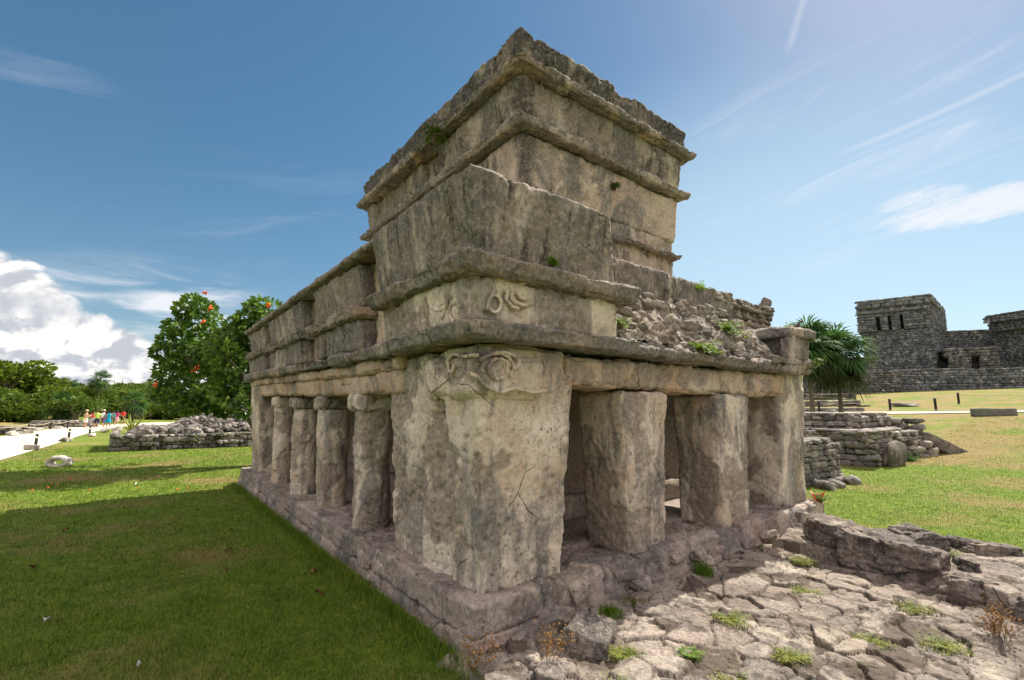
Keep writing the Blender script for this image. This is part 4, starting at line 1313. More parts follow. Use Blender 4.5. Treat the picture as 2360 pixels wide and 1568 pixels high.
tag(o, 'grey low concrete box on the verge of the right path', 'box')
for k, (x, D, s, lab) in enumerate([(1915, 30, (.8, .5, .35), 'squat pale boulder right of the left palm trunk'), (2085, 34, (1.6, .7, .3), 'flat rounded slab on the slope beyond the right path'), (1990, 36, (.9, .4, .15), 'small dark slab lying on the slope')]):
    q = at(x, 943, D); z = tz(q); mb = MB(); rock(mb, (q[0], q[1], z + s[2] * .3), s, (0, 0, .4 + k), ROCK_HI, random.Random(k))
    tag(mb.build('boulder', M_dry, loc=(q[0], q[1], z)), lab, 'boulder')

# ------------------------------------------------------------------ left: rubble mound
def mound_h(x, y):
    """height of the collapsed building: low dry wall in front, heap rising behind"""
    e = smooth(x, -.75, .1) * (1 - smooth(x, 8.5, 10.5))
    return e * (0.70 + 1.30 * smooth(x - .35 * (y - 25), -.3, 3.2) * smooth(y, 25.1, 27.4))
mb = MB(); rng = random.Random(5)
course_face(mb, (-.75, 25.3), (7.0, 24.7), 0, .62, .16, .26, .3, rng, ROCK_MD, jit=2.5)
course_face(mb, (-.75, 29.5), (-.75, 25.3), 0, .70, .13, .26, .22, rng, ROCK_MD)
for k in range(3000):
    x = rng.uniform(-.8, 8.2); y = rng.uniform(25.2, 30.5)
    h = float(mound_h(x, y))
    if h < .4: continue
    s = rng.uniform(.14, .34)
    rock(mb, (x, y, h + rng.uniform(-.08, .10)), (s * 1.3, s, s * rng.uniform(.4, .8)), (rng.uniform(-.5, .5), rng.uniform(-.5, .5), rng.uniform(0, 3)), ROCK_LO if y > 27 else ROCK_MD, rng)
XX, YY = np.meshgrid(np.linspace(-.7, 10.5, 60), np.linspace(25.3, 31, 30), indexing='ij')
ZZ = mound_h(XX, YY) - .08; n_ = np.arange(XX.size).reshape(XX.shape)
mb.add(np.stack([XX, YY, ZZ], -1).reshape(-1, 3), np.stack([n_[:-1, :-1], n_[1:, :-1], n_[1:, 1:], n_[:-1, 1:]], -1).reshape(-1, 4))
tag(mb.build('rubble_mound', M_mound, loc=(3, 27, 0)), 'mound of loose grey stones over a low dry stone wall under the flowering tree', 'ruin')

# spiky yellow green plant by the mound
p = gp(310, 990); p = at(308, 943, 34); c0_ = np.array([p[0], p[1], .1])
mb = MB(); rg = random.Random(4)
for k in range(46):
    a = rg.uniform(0, 6.28); d = np.array([math.cos(a), math.sin(a), rg.uniform(.35, 1.9)]); d /= np.linalg.norm(d); s = np.cross(d, [0, 0, 1]); s = s / max(np.linalg.norm(s), 1e-6) * .05
    L = rg.uniform(1.0, 1.8); m = c0_ + d * L * .5; t_ = c0_ + d * L + np.array([0, 0, -.1])
    mb.add([c0_ - s * .6, c0_ + s * .6, m + s, m - s, t_], [[0, 1, 2, 3]], [[3, 2, 4]])
tag(mb.build('yucca', M_yucca, smooth=False, loc=tuple(c0_)), 'yellow green spiky plant at the left end of the rubble mound', 'plant')

# low ruined walls far left
for k, (xa, xb, D, h, lab) in enumerate([(-20, 48, 33, .55, 'low heap of ruined wall at the left edge beyond the path'),
                                         (78, 212, 41, .75, 'long low ruined wall beyond the path behind the visitors')]):
    mb = MB(); a, b = at(xa, 943, D), at(xb, 943, D + (3 if k else -1)); z = 0
    course_face(mb, (a[0], a[1]), (b[0], b[1]), 0, h, .18, .5, .5, rng, ROCK_MD, jit=2)
    course_face(mb, (a[0] + .5, a[1] + .5), (b[0] + .5, b[1] + .5), 0, h * .9, .18, .5, .7, rng, ROCK_MD, jit=2)
    tag(mb.build('low_wall', M_dry, loc=(a[0], a[1], 0)), lab, 'ruined wall')

# ------------------------------------------------------------------ stone ring on the lawn
q = gp(135, 1076)
mb = MB()
n1, n2 = 40, 14
u = np.linspace(0, 2 * math.pi, n1, endpoint=False); v = np.linspace(0, 2 * math.pi, n2, endpoint=False)
Uu, Vv = np.meshgrid(u, v, indexing='ij')
ca, sa = math.cos(HEAD + R(16)), math.sin(HEAD + R(16))
rx, rz_, rr = .27, .13, .085
loc_x = (rx + rr * np.cos(Vv)) * np.cos(Uu); loc_z = .13 + (rz_ + rr * np.cos(Vv) * .9) * np.sin(Uu); loc_y = .13 * np.sin(Vv)
Rv = _R
P = np.stack([q[0] + Rv[0] * loc_x + _F[0] * loc_y, q[1] + Rv[1] * loc_x + _F[1] * loc_y, loc_z], -1).reshape(-1, 3)
P = P + .02 * np.stack([fbm(P * 5 + k, 2) for k in range(3)], 1)
ii = np.arange(n1 * n2).reshape(n1, n2)
mb.add(P, np.stack([ii, np.roll(ii, -1, 1), np.roll(np.roll(ii, -1, 0), -1, 1), np.roll(ii, -1, 0)], -1).reshape(-1, 4))
M_paler = stone_mat('pale_stone', pale=(.62, .58, .50), warm=(.5, .45, .38), g=-.1, d=-.05, pink=0, streak=0)
tag(mb.build('stone_ring', M_paler, loc=(q[0], q[1], 0)), 'pale stone ring lying half sunk in the lawn', 'stone ring')

# posts, stones and ropes along the left path
near = [(88, 1121, 'front post of the roped path'), (171, 1101, 'second post of the near rope, with two stones at its foot'), (223, 1091, 'third near post, right of the two stones post and left of the crowd')]
NP = []
for k, (x, y, lab) in enumerate(near):
    s_ = 2360 / 2560; q = gp(x * s_, y * s_); NP.append((q[0], q[1], .52)); rope_post((q[0], q[1], 0), .62, .055, lab, 'posts on the near side of the path')
q0 = gp(-60, 1070)
rope((q0[0], q0[1], .5), NP[0], .12, 'near rope entering from the left edge'); rope(NP[0], NP[1], .12, 'near rope between the first and the second post'); rope(NP[1], NP[2], .12, 'near rope between the second and the third post')
NP.append(tuple(gp(270, 993)[:2]) + (.52,)); rope(NP[2], NP[3], .1, 'near rope running on towards the crowd')
farp = [(69, 1084, 'leftmost post across the path'), (125.5, 1076, 'second post from the left across the path'), (168, 1073, 'third post from the left across the path'), (201, 1068.5, 'brown post across the path next to the crowd')]
FP = []
for x, y, lab in farp:
    q = gp(x * s_, y * s_); FP.append((q[0], q[1], .66)); rope_post((q[0], q[1], 0), .78, .06, lab, 'posts on the far side of the path', False)
q0 = gp(-40, 1010)
rope((q0[0], q0[1], .6), FP[0], .12, 'far rope entering from the left edge')
for k in range(3): rope(FP[k], FP[k + 1], .14, ['far rope between the leftmost two posts', 'far rope between the middle two posts', 'far rope between the last two posts before the crowd'][k])
for k, (x, y, s, lab) in enumerate([(77, 1127, .42, 'grey stone at the foot of the front post'), (160, 1105, .40, 'stone left of the second near post'), (173, 1104, .26, 'small pale stone under the second near post'),
                                    (228, 1092, .35, 'stone beside the third near post'), (31, 1091, .55, 'pale stone lamp block at the left across the path'), (97, 1080, .5, 'pale stone lamp block between the first two far posts'),
                                    (146, 1074, .45, 'pale stone lamp block between the second and third far posts'), (183, 1068, .5, 'pinkish stone between the third and fourth far posts'),
                                    (262, 1082, .55, 'grey stone at the path edge below the crowd'), (292, 1076, .5, 'pale stone at the path edge right of the crowd')]):
    q = gp(x * s_, y * s_); mb = MB()
    rock(mb, (q[0], q[1], s * .25), (s * 1.15, s * .8, s * .62), (0, .1, k), ROCK_HI, random.Random(k))
    tag(mb.build('path_stone', M_paler if k >= 2 else M_dry, loc=(q[0], q[1], 0)), lab, 'stone', 'stones along the left path')

# ------------------------------------------------------------------ flowering tree beside the temple
def leaves(mb, C, D, size, rs, fold=.25, aspect=.38, mi=0):
    """C centres (n,3), D directions (n,3)"""
    n = len(C); D = D / np.maximum(np.linalg.norm(D, axis=1), 1e-6)[:, None]
    rnd = rs.normal(size=(n, 3)); S = np.cross(D, rnd); S /= np.maximum(np.linalg.norm(S, axis=1), 1e-6)[:, None]
    N = np.cross(S, D); L = size * rs.uniform(.6, 1.25, size=(n, 1))
    a = C; m = C + D * L * .5; t = C + D * L
    l_ = m + S * L * aspect + N * L * fold * .3; r_ = m - S * L * aspect + N * L * fold * .3
    V_ = np.stack([a, l_, t, r_], 1).reshape(-1, 3); i = np.arange(n)[:, None] * 4
    mb.add(V_, np.concatenate([i, i + 1, i + 2, i + 3], 1), mi=mi)


def crown_pts(rs, clumps, n, spread):
    k = rs.randint(0, len(clumps), n); c = clumps[k]
    d = rs.normal(size=(n, 3)); d /= np.linalg.norm(d, axis=1)[:, None]
    r_ = spread * c[:, 3:4] * rs.uniform(.35, 1.0, (n, 1)) ** .5
    return c[:, :3] + d * r_ * np.array([1, 1, .75]), d + np.array([0, 0, .15])


ft = empty('flowering_tree', (3.4, 16.2, 0), 'broad dark green tree with orange flowers behind the left end of the temple', 'tree')
rs = np.random.RandomState(11)
cl = []
while len(cl) < 66:
    d = rs.normal(size=2); d /= np.linalg.norm(d); r_ = rs.uniform(0, 1) ** .55
    x_, y_ = 505 + d[0] * r_ * 122, 835 + d[1] * r_ * 108
    if 492 < x_ < 548 and y_ < 752: continue             # notch in the outline
    p_ = at(x_, y_, rs.uniform(12.9, 16.2))
    cl.append([*p_, rs.uniform(.26, .46)])
for x_, y_ in [(425, 715), (448, 700), (468, 712), (405, 752), (385, 790), (372, 812), (388, 858), (378, 905), (402, 925), (440, 935), (470, 930), (520, 938), (560, 940), (585, 715), (600, 705), (572, 735), (610, 735), (625, 715), (560, 765), (640, 780), (660, 850), (400, 835)]:
    cl.append([*at(x_, y_, 14.0 + rs.uniform(-.4, .4)), rs.uniform(.20, .34)])
cl = np.array(cl)
mb = MB(); C, D = crown_pts(rs, cl, 12500, 1.05); D[:, 2] -= .35
leaves(mb, C, D, .17, rs)
mb.build('crown', M_leaf, ft, False)
mb = MB()
for b_ in [(3.4, 16.2, 0), (3.6, 16.4, 0)]:
    for k in range(10):
        tgt = cl[rs.randint(len(cl))][:3]; s0_ = np.array(b_, float); mid = s0_ + (tgt - s0_) * .45 + np.array([.3, 0, .5])
        t = np.linspace(0, 1, 12)[:, None]; P = (1 - t) ** 2 * s0_ + 2 * t * (1 - t) * mid + t ** 2 * tgt
        tube(mb, P, np.linspace(.11, .015, 12), 7)
mb.build('trunk', M_bark, ft)
mb = MB()
for x, y in [(487, 712), (468, 742), (453, 849), (357, 887), (620, 702), (472, 675)]:
    c = at(x, y, 13.2)
    for k in range(7): rock(mb, c + rs.normal(size=3) * .035, (.05, .05, .04), (rs.rand(), rs.rand(), 0), ROCK_LO, random.Random(k))
mb.build('flower', M_flower, ft)

# ------------------------------------------------------------------ jungle on the left
def jungle_mesh(seed, n, size, mat_i):
    rs = np.random.RandomState(seed); cl = []
    for k in range(26):
        d = rs.normal(size=3); d /= np.linalg.norm(d); d[2] = abs(d[2]) * .9 - .15
        cl.append([*(d * np.array([1.0, 1.0, .8]) * rs.uniform(.5, 1)), rs.uniform(.22, .42)])
    mb = MB(); C, D = crown_pts(rs, np.array(cl), n, 1.0); leaves(mb, C, D, size, rs, aspect=.45)
    return mb.mesh('jungle_crown', False)


JM = [jungle_mesh(70 + k, 3300, .115, 0) for k in range(4)]
def trunk_mesh():
    mb = MB()
    for k in range(4):
        a = k * 1.6; tube(mb, [(0.05 * k, 0, -1.2), (.1 * math.cos(a), .1 * math.sin(a), -.5), (.45 * math.cos(a), .45 * math.sin(a), .15), (.6 * math.cos(a), .6 * math.sin(a), .5)], [.09, .07, .045, .02], 6)
    me = mb.mesh('jungle_trunk'); me.materials.append(M_bark); return me
TM = trunk_mesh()
JML = []
for me in JM:
    for mt in (M_jungle, M_jungle2):
        c = me.copy(); c.materials.append(mt); JML.append(c)


def jungle_tree(x, y, rad, h, k, label, group, z=None):
    z = float(terrain(x, y)) if z is None else z
    o = empty('jungle_tree', (x, y, z), label, 'tree', group); o.rotation_euler = (0, 0, k * 1.3)
    c = bpy.data.objects.new('crown', JML[k % len(JML)]); COL.objects.link(c); c.parent = o; c.location = (0, 0, h - rad * .75); c.scale = (rad, rad, rad * .8)
    t = bpy.data.objects.new('trunk', TM); COL.objects.link(t); t.parent = o; t.location = (0, 0, h - rad * .75); t.scale = (rad, rad, (h - rad * .75) / 1.2)
    return o


rg = random.Random(15)
G_ = 'trees of the jungle edge beyond the path'
sp_tr = [(0, 72, 4.2, 6.6, 'big dark spreading tree at the left edge shading a group of visitors'),
         (100, 66, 3.0, 3.9, 'dense bush like tree in front of the hill right of the shaded visitors'),
         (62, 78, 3.2, 4.8, 'bright green tree behind the shaded visitors'),
         (178, 62, 2.1, 3.2, 'round leafy tree directly left of the crowd'),
         (128, 68, 2.3, 4.2, 'tree with hanging dark foliage between bush and crowd')]
for k, (x, D, r_, h, lab) in enumerate(sp_tr):
    q = at(x, 943, D * .80); jungle_tree(q[0], q[1], r_, h, k, lab, G_)
hill_lab = 'low dense tree on the green hill at far left'
for k in range(120):
    x = rg.uniform(-48, -10); y = rg.uniform(70, 122)
    az_ = math.degrees(math.atan2(y, x))
    if az_ > 118: continue
    jungle_tree(x, y, rg.uniform(2.0, 3.3), rg.uniform(2.2, 3.2), k, hill_lab, 'trees on the left hill')
row_lab = 'low tree in the band of jungle along the horizon behind the crowd'
for k in range(90):
    D = rg.uniform(72, 150); x = rg.uniform(150, 640); q = at(x, 943, D)
    jungle_tree(q[0], q[1], rg.uniform(2.2, 3.6) * (D / 95), rg.uniform(3.2, 4.6) * (D / 85) ** 1.1, k, row_lab, 'trees of the horizon band')
for k in range(26):
    x = 225 + k * 8 + rg.uniform(-4, 4); q = at(x, 943, rg.uniform(66, 74))
    jungle_tree(q[0], q[1], rg.uniform(1.5, 2.3), rg.uniform(2.0, 3.2), k, 'low shrub at the front of the jungle behind the crowd', 'shrubs behind the crowd')
for k in range(22):
    x = -30 + k * 12 + rg.uniform(-4, 4); q = at(x, 943, rg.uniform(62, 70) if x > 70 else rg.uniform(74, 80))
    jungle_tree(q[0], q[1], rg.uniform(1.8, 2.6), rg.uniform(2.8, 4.4), k, 'mid green tree at the foot of the left hill', 'trees at the foot of the hill')
# palms standing out of the jungle
for k, (x, ytop, D, cr, lab) in enumerate([(222, 853, 62, 1.7, 'tall fan palm standing clear above the jungle at left'), (152, 868, 66, 1.5, 'fan palm showing over the shoulder of the hill'),
                                           (308, 898, 56, 1.9, 'feathery palm low over the crowd'), (142, 905, 50, 1.9, 'bushy palm with old fronds left of the crowd'), (372, 915, 70, 1.6, 'palm at the right end of the jungle near the flowering tree')]):
    q = at(x, 943, D); H = CAM_H + (943 - ytop) / 1099.6 * D - tz(q) - cr * .7
    o = fan_palm((q[0], q[1], tz(q)), H, cr, 90 + k, lab, 'palms in the jungle', .5, .14, 34)

# ------------------------------------------------------------------ visitors
M_skin = [plain('skin', c, .6, .08) for c in [(.50, .27, .17), (.36, .19, .12), (.58, .34, .24)]]
M_hair = [plain('hair', c, .7, .2) for c in [(.03, .02, .015), (.10, .055, .03), (.25, .16, .08)]]
_cl = {}
def cloth(c):
    if c not in _cl: _cl[c] = plain('cloth', c, .85, .10, 8)
    return _cl[c]


def body_mesh(pose):
    """one continuous skinned figure, 1.72 m, facing -Y"""
    st_, arm = pose
    J = {}; V_ = []; E_ = []; Rr = []
    def v(p, r_, par=None):
        V_.append(p); Rr.append(r_); k = len(V_) - 1
        if par is not None: E_.append((par, k))
        return k
    pel = v((0, 0, .95), .125); ab = v((0, 0, 1.10), .115, pel); ch = v((0, .0, 1.30), .135, ab); nk = v((0, 0, 1.46), .055, ch)
    hd = v((0, -.01, 1.54), .07, nk); hd2 = v((0, -.012, 1.63), .088, hd); v((0, 0, 1.70), .06, hd2); v((0, -.10, 1.60), .014, hd2)
    for s in (-1, 1): v((s * .092, .0, 1.61), .014, hd2)
    for s in (-1, 1):
        hip = v((s * .095, 0, .88), .092, pel); kn = v((s * .105, -st_ * s * .10 - .01, .49), .058, hip)
        an = v((s * .11, -st_ * s * .16 + .02, .085), .036, kn); ft_ = v((s * .12, -st_ * s * .16 - .07, .03), .034, an); v((s * .125, -st_ * s * .16 - .16, .022), .026, ft_)
        sh = v((s * .175, 0, 1.38), .058, ch)
        if arm == 0: el_, wr = (s * .235, .02, 1.10), (s * .25, -.05, .86)
        elif arm == 1: el_, wr = (s * .24, 0, 1.12), (s * .12, -.24, 1.20)
        else: el_, wr = ((s * .24, -.05, 1.13), (s * .13, -.22, 1.45)) if s > 0 else ((s * .25, .02, 1.10), (s * .24, -.08, .88))
        e2 = v(el_, .042, sh); w2 = v(wr, .028, e2)
        d = np.array(wr) - np.array(el_); d /= np.linalg.norm(d); side = np.cross(d, [s * 1.0, 0, 0.2]); side /= np.linalg.norm(side)
        pm = v(tuple(np.array(wr) + d * .07), .030, w2)
        for f in range(4):
            b_ = np.array(wr) + d * .10 + side * (f - 1.5) * .019; k1 = v(tuple(b_), .0085, pm)
            v(tuple(b_ + d * (.05 + .012 * (f in (1, 2))) + np.array([-s * .012, 0, 0])), .0075, k1)
        v(tuple(np.array(wr) + d * .07 + side * -.045), .0095, w2)
    me = bpy.data.meshes.new('body'); me.from_pydata(V_, E_, [])
    ob = bpy.data.objects.new('body_tmp', me); COL.objects.link(ob)
    sk = ob.modifiers.new('s', 'SKIN'); sub = ob.modifiers.new('u', 'SUBSURF'); sub.levels = 1; sub.render_levels = 1
    for i_, r_ in enumerate(Rr): me.skin_vertices[0].data[i_].radius = (r_, r_)
    me.skin_vertices[0].data[0].use_root = True
    dg = bpy.context.evaluated_depsgraph_get(); out = bpy.data.meshes.new_from_object(ob.evaluated_get(dg))
    bpy.data.objects.remove(ob)
    for p_ in out.polygons: p_.use_smooth = True
    return out


BM = {k: body_mesh(k) for k in [(0, 0), (1, 0), (0, 1), (1, 2)]}


def loft(mb, rings, seg=14):
    """rings: (cx, cy, z, rx, ry)"""
    a = np.linspace(0, 2 * math.pi, seg, endpoint=False); V_ = np.concatenate([np.stack([cx_ + rx_ * np.cos(a), cy_ + ry_ * np.sin(a), np.full(seg, z_)], 1) for cx_, cy_, z_, rx_, ry_ in rings])
    n = len(rings); i = np.arange(n - 1)[:, None] * seg; j = np.arange(seg)[None, :]; j2 = (j + 1) % seg
    mb.add(V_, np.stack([i + j, i + j2, i + seg + j2, i + seg + j], -1).reshape(-1, 4))


def person(x, y, rz, h, pose, skin, hair, top, bottom, label, group, kind='shorts', hat=None, long_hair=False, z=0.0):
    o = empty('person', (0, 0, 0), label, 'person', group)
    me = BM[pose].copy(); me.materials.append(M_skin[skin]); b = bpy.data.objects.new('body', me); COL.objects.link(b); b.parent = o
    mb = MB()
    loft(mb, [(0, 0, .93, .155, .125), (0, 0, 1.1, .145, .12), (0, 0, 1.28, .17, .135), (0, 0, 1.39, .175, .11), (0, 0, 1.45, .09, .08)])
    arm = pose[1]
    if kind != 'strapless':
        for s in (-1, 1):
            e = (s * .215, .01, 1.24) if arm == 0 else (s * .22, -.01, 1.25)
            tube(mb, [(s * .13, 0, 1.40), (s * .18, 0, 1.36), e], [.065, .072, .068], 10, caps=False)
    mb.build('shirt', cloth(top), o)
    mb = MB()
    st_ = pose[0]
    if kind in ('skirt', 'strapless'): loft(mb, [(0, 0, .98, .15, .12), (0, 0, .85, .185, .15), (0, 0, .58, .21, .18)])
    else:
        L = .52 if kind == 'shorts' else .10
        loft(mb, [(0, 0, 1.0, .15, .12), (0, 0, .86, .18, .14), (0, 0, .80, .175, .135)])
        for s in (-1, 1): loft(mb, [(s * .09, 0, .90, .10, .115), (s * .1, -st_ * s * .06, .70, .095, .10), (s * .105, -st_ * s * .10, L, .09, .095 if kind == 'shorts' else .07)])
    mb.build({'shorts': 'shorts', 'trousers': 'trousers'}.get(kind, 'skirt'), cloth(bottom), o)
    mb = MB()
    loft(mb, [(0, .02, 1.46 if long_hair else 1.57, .085, .06), (0, .02, 1.60, .105, .10), (0, .015, 1.68, .10, .105), (0, .01, 1.73, .06, .06), (0, .01, 1.745, .01, .01)])
    mb.build('hair', M_hair[hair], o)
    if hat:
        mb = MB(); loft(mb, [(0, -.03, 1.675, .15, .17), (0, -.02, 1.685, .115, .12), (0, 0, 1.74, .105, .11), (0, 0, 1.775, .05, .05), (0, 0, 1.78, .005, .005)])
        mb.build('hat', cloth(hat), o)
    o.location = (x, y, z); o.rotation_euler = (0, 0, rz); o.scale = (h / 1.74,) * 3
    return o


NAVY = (.02, .02, .05); G2 = 'visitors on the left path'
pp = [(218, 1071.5, 46, 1.9, (0, 1), 0, 2, (.55, .35, .25), (.70, .62, .50), 'person in a tan cap and long pale skirt at the left of the crowd', 'skirt', (.65, .45, .35), False),
      (229, 1066, 37, 2.2, (0, 0), 1, 0, (.45, .22, .12), (.05, .25, .30), 'person half hidden behind the pale skirt, in a brown top', 'shorts', None, True),
      (237, 1066, 36, 0.4, (0, 0), 0, 0, (.60, .05, .06), (.30, .42, .48), 'short person in a red and white shirt left of the green shirt', 'shorts', None, False),
      (246, 1072, 47, 3.3, (1, 0), 0, 0, (.36, .55, .10), NAVY, 'person seen from behind in a lime green shirt and navy shorts', 'shorts', None, False),
      (261, 1068, 43, 2.6, (1, 2), 0, 1, (.75, .78, .78), (.05, .04, .05), 'person in a white shirt and pale cap beside the green shirt', 'shorts', (.75, .55, .55), False),
      (268, 1071, 38, 3.0, (0, 0), 1, 0, (.16, .22, .42), (.10, .20, .42), 'person in a violet blue strapless dress', 'strapless', None, True),
      (275, 1071, 45, 3.2, (0, 0), 1, 0, (.0, .30, .45), (.0, .28, .42), 'person with long dark hair in a turquoise strapless dress', 'strapless', None, True),
      (285, 1066, 39, 3.6, (1, 0), 1, 0, (.01, .16, .18), (.03, .03, .04), 'person in a dark teal shirt right of the turquoise dress', 'shorts', None, False),
      (295, 1064, 38, 3.1, (0, 1), 0, 0, (.36, .02, .12), (.70, .35, .45), 'person in a magenta top and pink shorts', 'shorts', None, True),
      (310, 1061, 36, 3.4, (1, 0), 1, 0, (.60, .02, .02), (.03, .03, .03), 'person in a bright red shirt walking away', 'shorts', None, False),
      (330, 1052, 32, 3.0, (0, 0), 0, 0, (.02, .02, .025), (.60, .45, .38), 'person in a black top and beige trousers past the red shirt', 'trousers', None, True),
      (346, 1040, 21, 3.0, (1, 0), 0, 0, (.04, .03, .08), (.45, .35, .33), 'distant person in a dark blue top, left one of the far three', 'shorts', None, False),
      (358, 1040, 20, 3.0, (0, 0), 1, 0, (.60, .55, .62), (.05, .04, .08), 'distant person in a pale lilac top, right one of the far three', 'shorts', None, False),
      (338, 1040, 20, 2.5, (0, 0), 1, 0, (.50, .50, .52), (.1, .1, .12), 'distant person in a white top just left of the dark blue one', 'shorts', None, False),
      (378, 1042, 22, 2.8, (0, 0), 0, 0, (.65, .60, .60), (.04, .04, .05), 'distant person with a black bag strap at the mound edge', 'shorts', None, False)]
for (x, y, hp, rz, pose, sk_, ha, tp, bt, lab, kind, hat, lh) in pp:
    D_ = 1.7 * 1099.6 / max(y * s_ - 943, 8.5); D_ = min(D_, 66)
    hh = hp * s_ / 1099.6 * D_
    f_ = 1.0
    if hh > 1.82 or hh < 1.45:
        hh = min(max(hh, 1.45), 1.80)
    q = at(x * s_, 943, D_)
    person(q[0], q[1], rz, hh, pose, sk_, ha, tp, bt, lab, G2, kind, hat, lh)
for k, (x, tp, bt, lab) in enumerate([(14, (.20, .14, .10), (.05, .05, .06), 'shaded person in a brown top at the very left under the big tree'), (23, (.62, .38, .04), (.15, .12, .10), 'shaded person in a yellow shirt under the big tree'),
                                      (33, (.03, .05, .12), (.03, .03, .05), 'shaded person in dark blue right of the yellow shirt'), (42, (.05, .04, .06), (.20, .18, .22), 'shaded person in a black top in the middle of the group under the tree'),
                                      (50, (.35, .20, .42), (.04, .04, .06), 'shaded person in a lilac shirt under the big tree'), (57, (.10, .42, .40), (.05, .05, .08), 'shaded person in a light teal shirt at the right of the group under the tree')]):
    q = at(x * s_, 943, 61); person(q[0], q[1], k * 1.1, 1.62 + .05 * (k % 3), [(0, 0), (1, 0), (0, 1)][k % 3], k % 3, 0, tp, bt, lab, 'visitors under the left tree', 'shorts', None, k % 2 == 0)

# iguana with raised head on the cornice stub
V_ = [(-.30, 0, .02), (-.20, 0, .02), (-.10, 0, .028), (-.03, 0, .04), (.03, 0, .065), (.07, 0, .10), (.095, 0, .135), (.125, 0, .145), (.15, 0, .14)]
Rr = [.004, .009, .016, .026, .028, .020, .017, .018, .009]
E_ = [(k, k + 1) for k in range(8)]
for par_, sx_ in ((3, -.06), (5, .07)):
    for sy_ in (-1, 1):
        b_ = len(V_); V_ += [(sx_, sy_ * .045, .035), (sx_ + .02, sy_ * .055, .0), (sx_ + .05, sy_ * .06, -.004)]; Rr += [.011, .007, .005]; E_ += [(par_, b_), (b_, b_ + 1), (b_ + 1, b_ + 2)]
me = bpy.data.meshes.new('iguana'); me.from_pydata(V_, E_, [])
ob = bpy.data.objects.new('iguana_tmp', me); COL.objects.link(ob); ob.modifiers.new('s', 'SKIN'); sub = ob.modifiers.new('u', 'SUBSURF'); sub.levels = 1; sub.render_levels = 1
for i_, r_ in enumerate(Rr): me.skin_vertices[0].data[i_].radius = (r_, r_)
me.skin_vertices[0].data[3].use_root = True
out = bpy.data.meshes.new_from_object(ob.evaluated_get(bpy.context.evaluated_depsgraph_get())); bpy.data.objects.remove(ob)
out.materials.append(plain('iguana_skin', (.10, .09, .075), .8, .4, 30, .4))
o = bpy.data.objects.new('iguana', out); COL.objects.link(o); o.location = (7.80, 2.98, 2.87); o.rotation_euler = (0, 0, R(-38)); o.scale = (1.15,) * 3
tag(o, 'small grey iguana raising its head on the cornice stub at the right corner', 'iguana')

# ------------------------------------------------------------------ lawn: grass blades (stuff) and fallen leaves
rs = np.random.RandomState(5)
def blades(n, r0, r1, a0, a1, L, w, ok):
    u_ = rs.rand(n); r_ = np.exp(np.log(r0) + u_ * (np.log(r1) - np.log(r0))); a = rs.uniform(R(a0), R(a1), n)
    x, y = r_ * np.cos(a), r_ * np.sin(a); k = ok(x, y); x, y, r_ = x[k], y[k], r_[k]; n = len(x)
    z = terrain(x, y) + 0.012 * perlin(np.stack([x * .9, y * .9, x * 0], 1)) - .004
    b = rs.uniform(0, 6.283, n); t = rs.uniform(.1, .9, n); l = L * rs.uniform(.5, 1.2, n) * (1 + .10 * r_ ** .5)
    l = l * (1 + .55 * perlin(np.stack([x * 2, y * 2, x * 0 + 3], 1)))
    ww = w * (0.55 + 0.16 * r_)
    base = np.stack([x, y, z], 1); s = np.stack([-np.sin(b), np.cos(b), 0 * b], 1) * ww[:, None]
    d = np.stack([np.cos(b) * t, np.sin(b) * t, np.ones(n)], 1); d /= np.linalg.norm(d, axis=1)[:, None]
    m = base + d * (l * .6)[:, None]; tp = m + (d * np.array([1.8, 1.8, .55])) * (l * .45)[:, None]
    V_ = np.stack([base - s, base + s, m + s * .7, m - s * .7, tp], 1).reshape(-1, 3); i = np.arange(n)[:, None] * 5
    return V_, np.concatenate([i, i + 1, i + 2, i + 3], 1), np.concatenate([i + 3, i + 2, i + 4], 1)


def ok_left(x, y): return (x < 1.90) & ((y > 2.2) | (x < 1.62)) & ~((x < -3.3) & (y > 8)) | ((x < 8.3) & (y > 12.7) & (x > -3.2) & ~((x > -.8) & (y > 25.1)))
def ok_right(x, y): return (x > 7.75 + .15 * perlin(np.stack([y * 1.3, x * 0, x * 0], 1))) & ((x > 8.4) | (y < 2.7)) & (y < 12) & ~((x > 11.7) & (x < 13.5) & (y > 4.4)) & ~((x > 17) & (y > 4.6))
mb = MB()
v_, q_, t_ = blades(330000, 1.5, 30, 50, 118, .042, .0021, ok_left); mb.add(v_, q_, t_)
v_, q_, t_ = blades(120000, 7.0, 34, -12, 38, .036, .0016, ok_right); mb.add(v_, q_, t_)
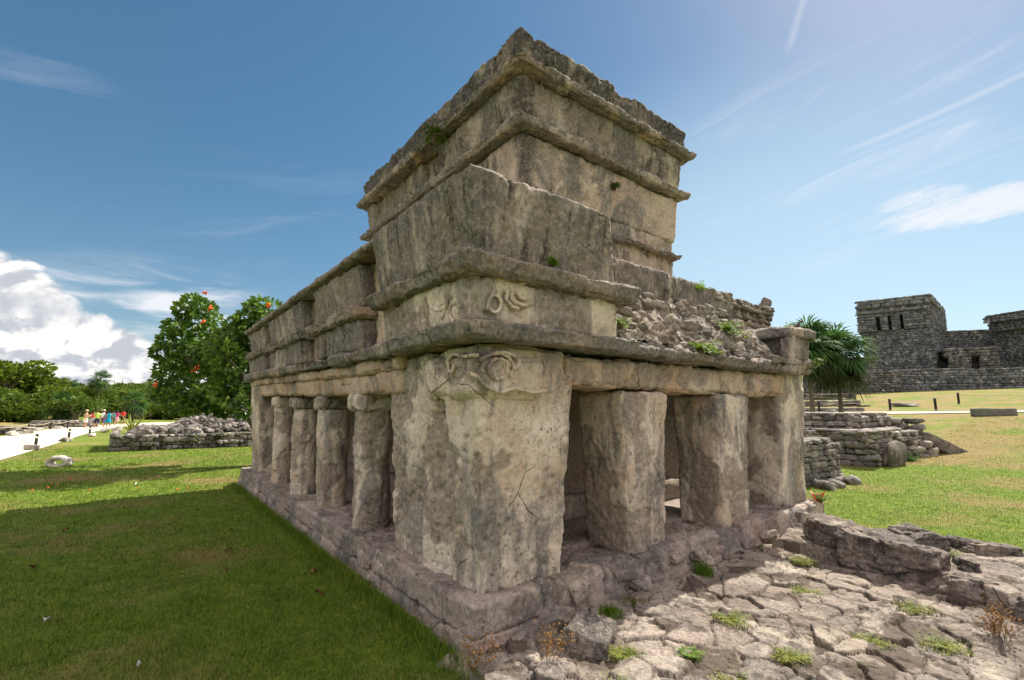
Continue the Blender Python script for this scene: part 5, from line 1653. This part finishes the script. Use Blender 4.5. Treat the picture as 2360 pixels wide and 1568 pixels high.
# longer fringe along the plinth and paving edge
n = 7000; y_ = rs.uniform(2.6, 12.6, n); x_ = 1.86 - np.abs(rs.normal(0, .07, n))
V_ = []; b = rs.uniform(0, 6.283, n); l = rs.uniform(.05, .13, n)
base = np.stack([x_, y_, np.zeros(n)], 1); s = np.stack([-np.sin(b), np.cos(b), 0 * b], 1) * .0028
d = np.stack([np.cos(b) * .5, np.sin(b) * .5, np.ones(n)], 1); m = base + d * (l * .55)[:, None]; tp = m + d * np.array([1.6, 1.6, .5]) * (l * .5)[:, None]
i = np.arange(n)[:, None] * 5
mb.add(np.stack([base - s, base + s, m + s * .7, m - s * .7, tp], 1).reshape(-1, 3), np.concatenate([i, i + 1, i + 2, i + 3], 1), np.concatenate([i + 3, i + 2, i + 4], 1))
tag(mb.build('grass', M_blade, smooth=False), kind='stuff')

lf = [(735, 1377, 'brown dead leaf on the shaded lawn nearest the plinth corner', .07), (722, 1328, 'dark curled leaf beside the plinth', .08), (527, 1275, 'brown fallen leaf in the middle of the shaded lawn', .08),
      (533, 1228, 'pale curled leaf on the shaded lawn', .06), (75, 1315, 'dark fallen leaf at the left of the shaded lawn', .08), (522, 1324, 'small brown leaf left of the plinth', .05),
      (365, 1103, 'orange brown leaf in the sunlit strip of lawn', .10), (150, 1228, 'dark leaf near the left shadow edge', .08), (315, 1120, 'white scrap like leaf at the edge of the tree shadow', .09),
      (107, 1440, 'white curled straw on the near lawn', .10), (318, 1548, 'white torn leaf at the bottom of the lawn', .05)]
for k, (x, y, lab, L) in enumerate(lf):
    q = gp(x, y); mb = MB(); rg = random.Random(k)
    g = np.linspace(-1, 1, 7)
    V_ = []
    for a_ in g:
        for b_ in (-1, 0, 1):
            V_.append([q[0] + a_ * L * .5, q[1] + b_ * L * .25 * (1 - a_ * a_ * .9), .035 + .02 * b_ * b_ + .015 * math.sin(a_ * 3 + k)])
    i = np.arange(21).reshape(7, 3)
    mb.add(V_, np.stack([i[:-1, :-1], i[1:, :-1], i[1:, 1:], i[:-1, 1:]], -1).reshape(-1, 4))
    o = mb.build('fallen_leaf', M_white if 'white' in lab else M_deadleaf, loc=(q[0], q[1], 0)); o.rotation_euler = (0, 0, rg.uniform(0, 3))
    tag(o, lab, 'leaf', 'fallen leaves on the lawn')
rg = random.Random(77)
for k in range(10):
    q = gp(rg.uniform(60, 560), rg.uniform(1098, 1135)); mb = MB()
    rock(mb, (q[0], q[1], .035), (.035, .032, .02), (rg.random(), 0, 0), ROCK_LO, rg)
    tag(mb.build('fallen_flower', M_flower, loc=(q[0], q[1], 0)), 'orange flower fallen on the lawn beside the tree shadow', 'flower', 'orange flowers fallen on the lawn')
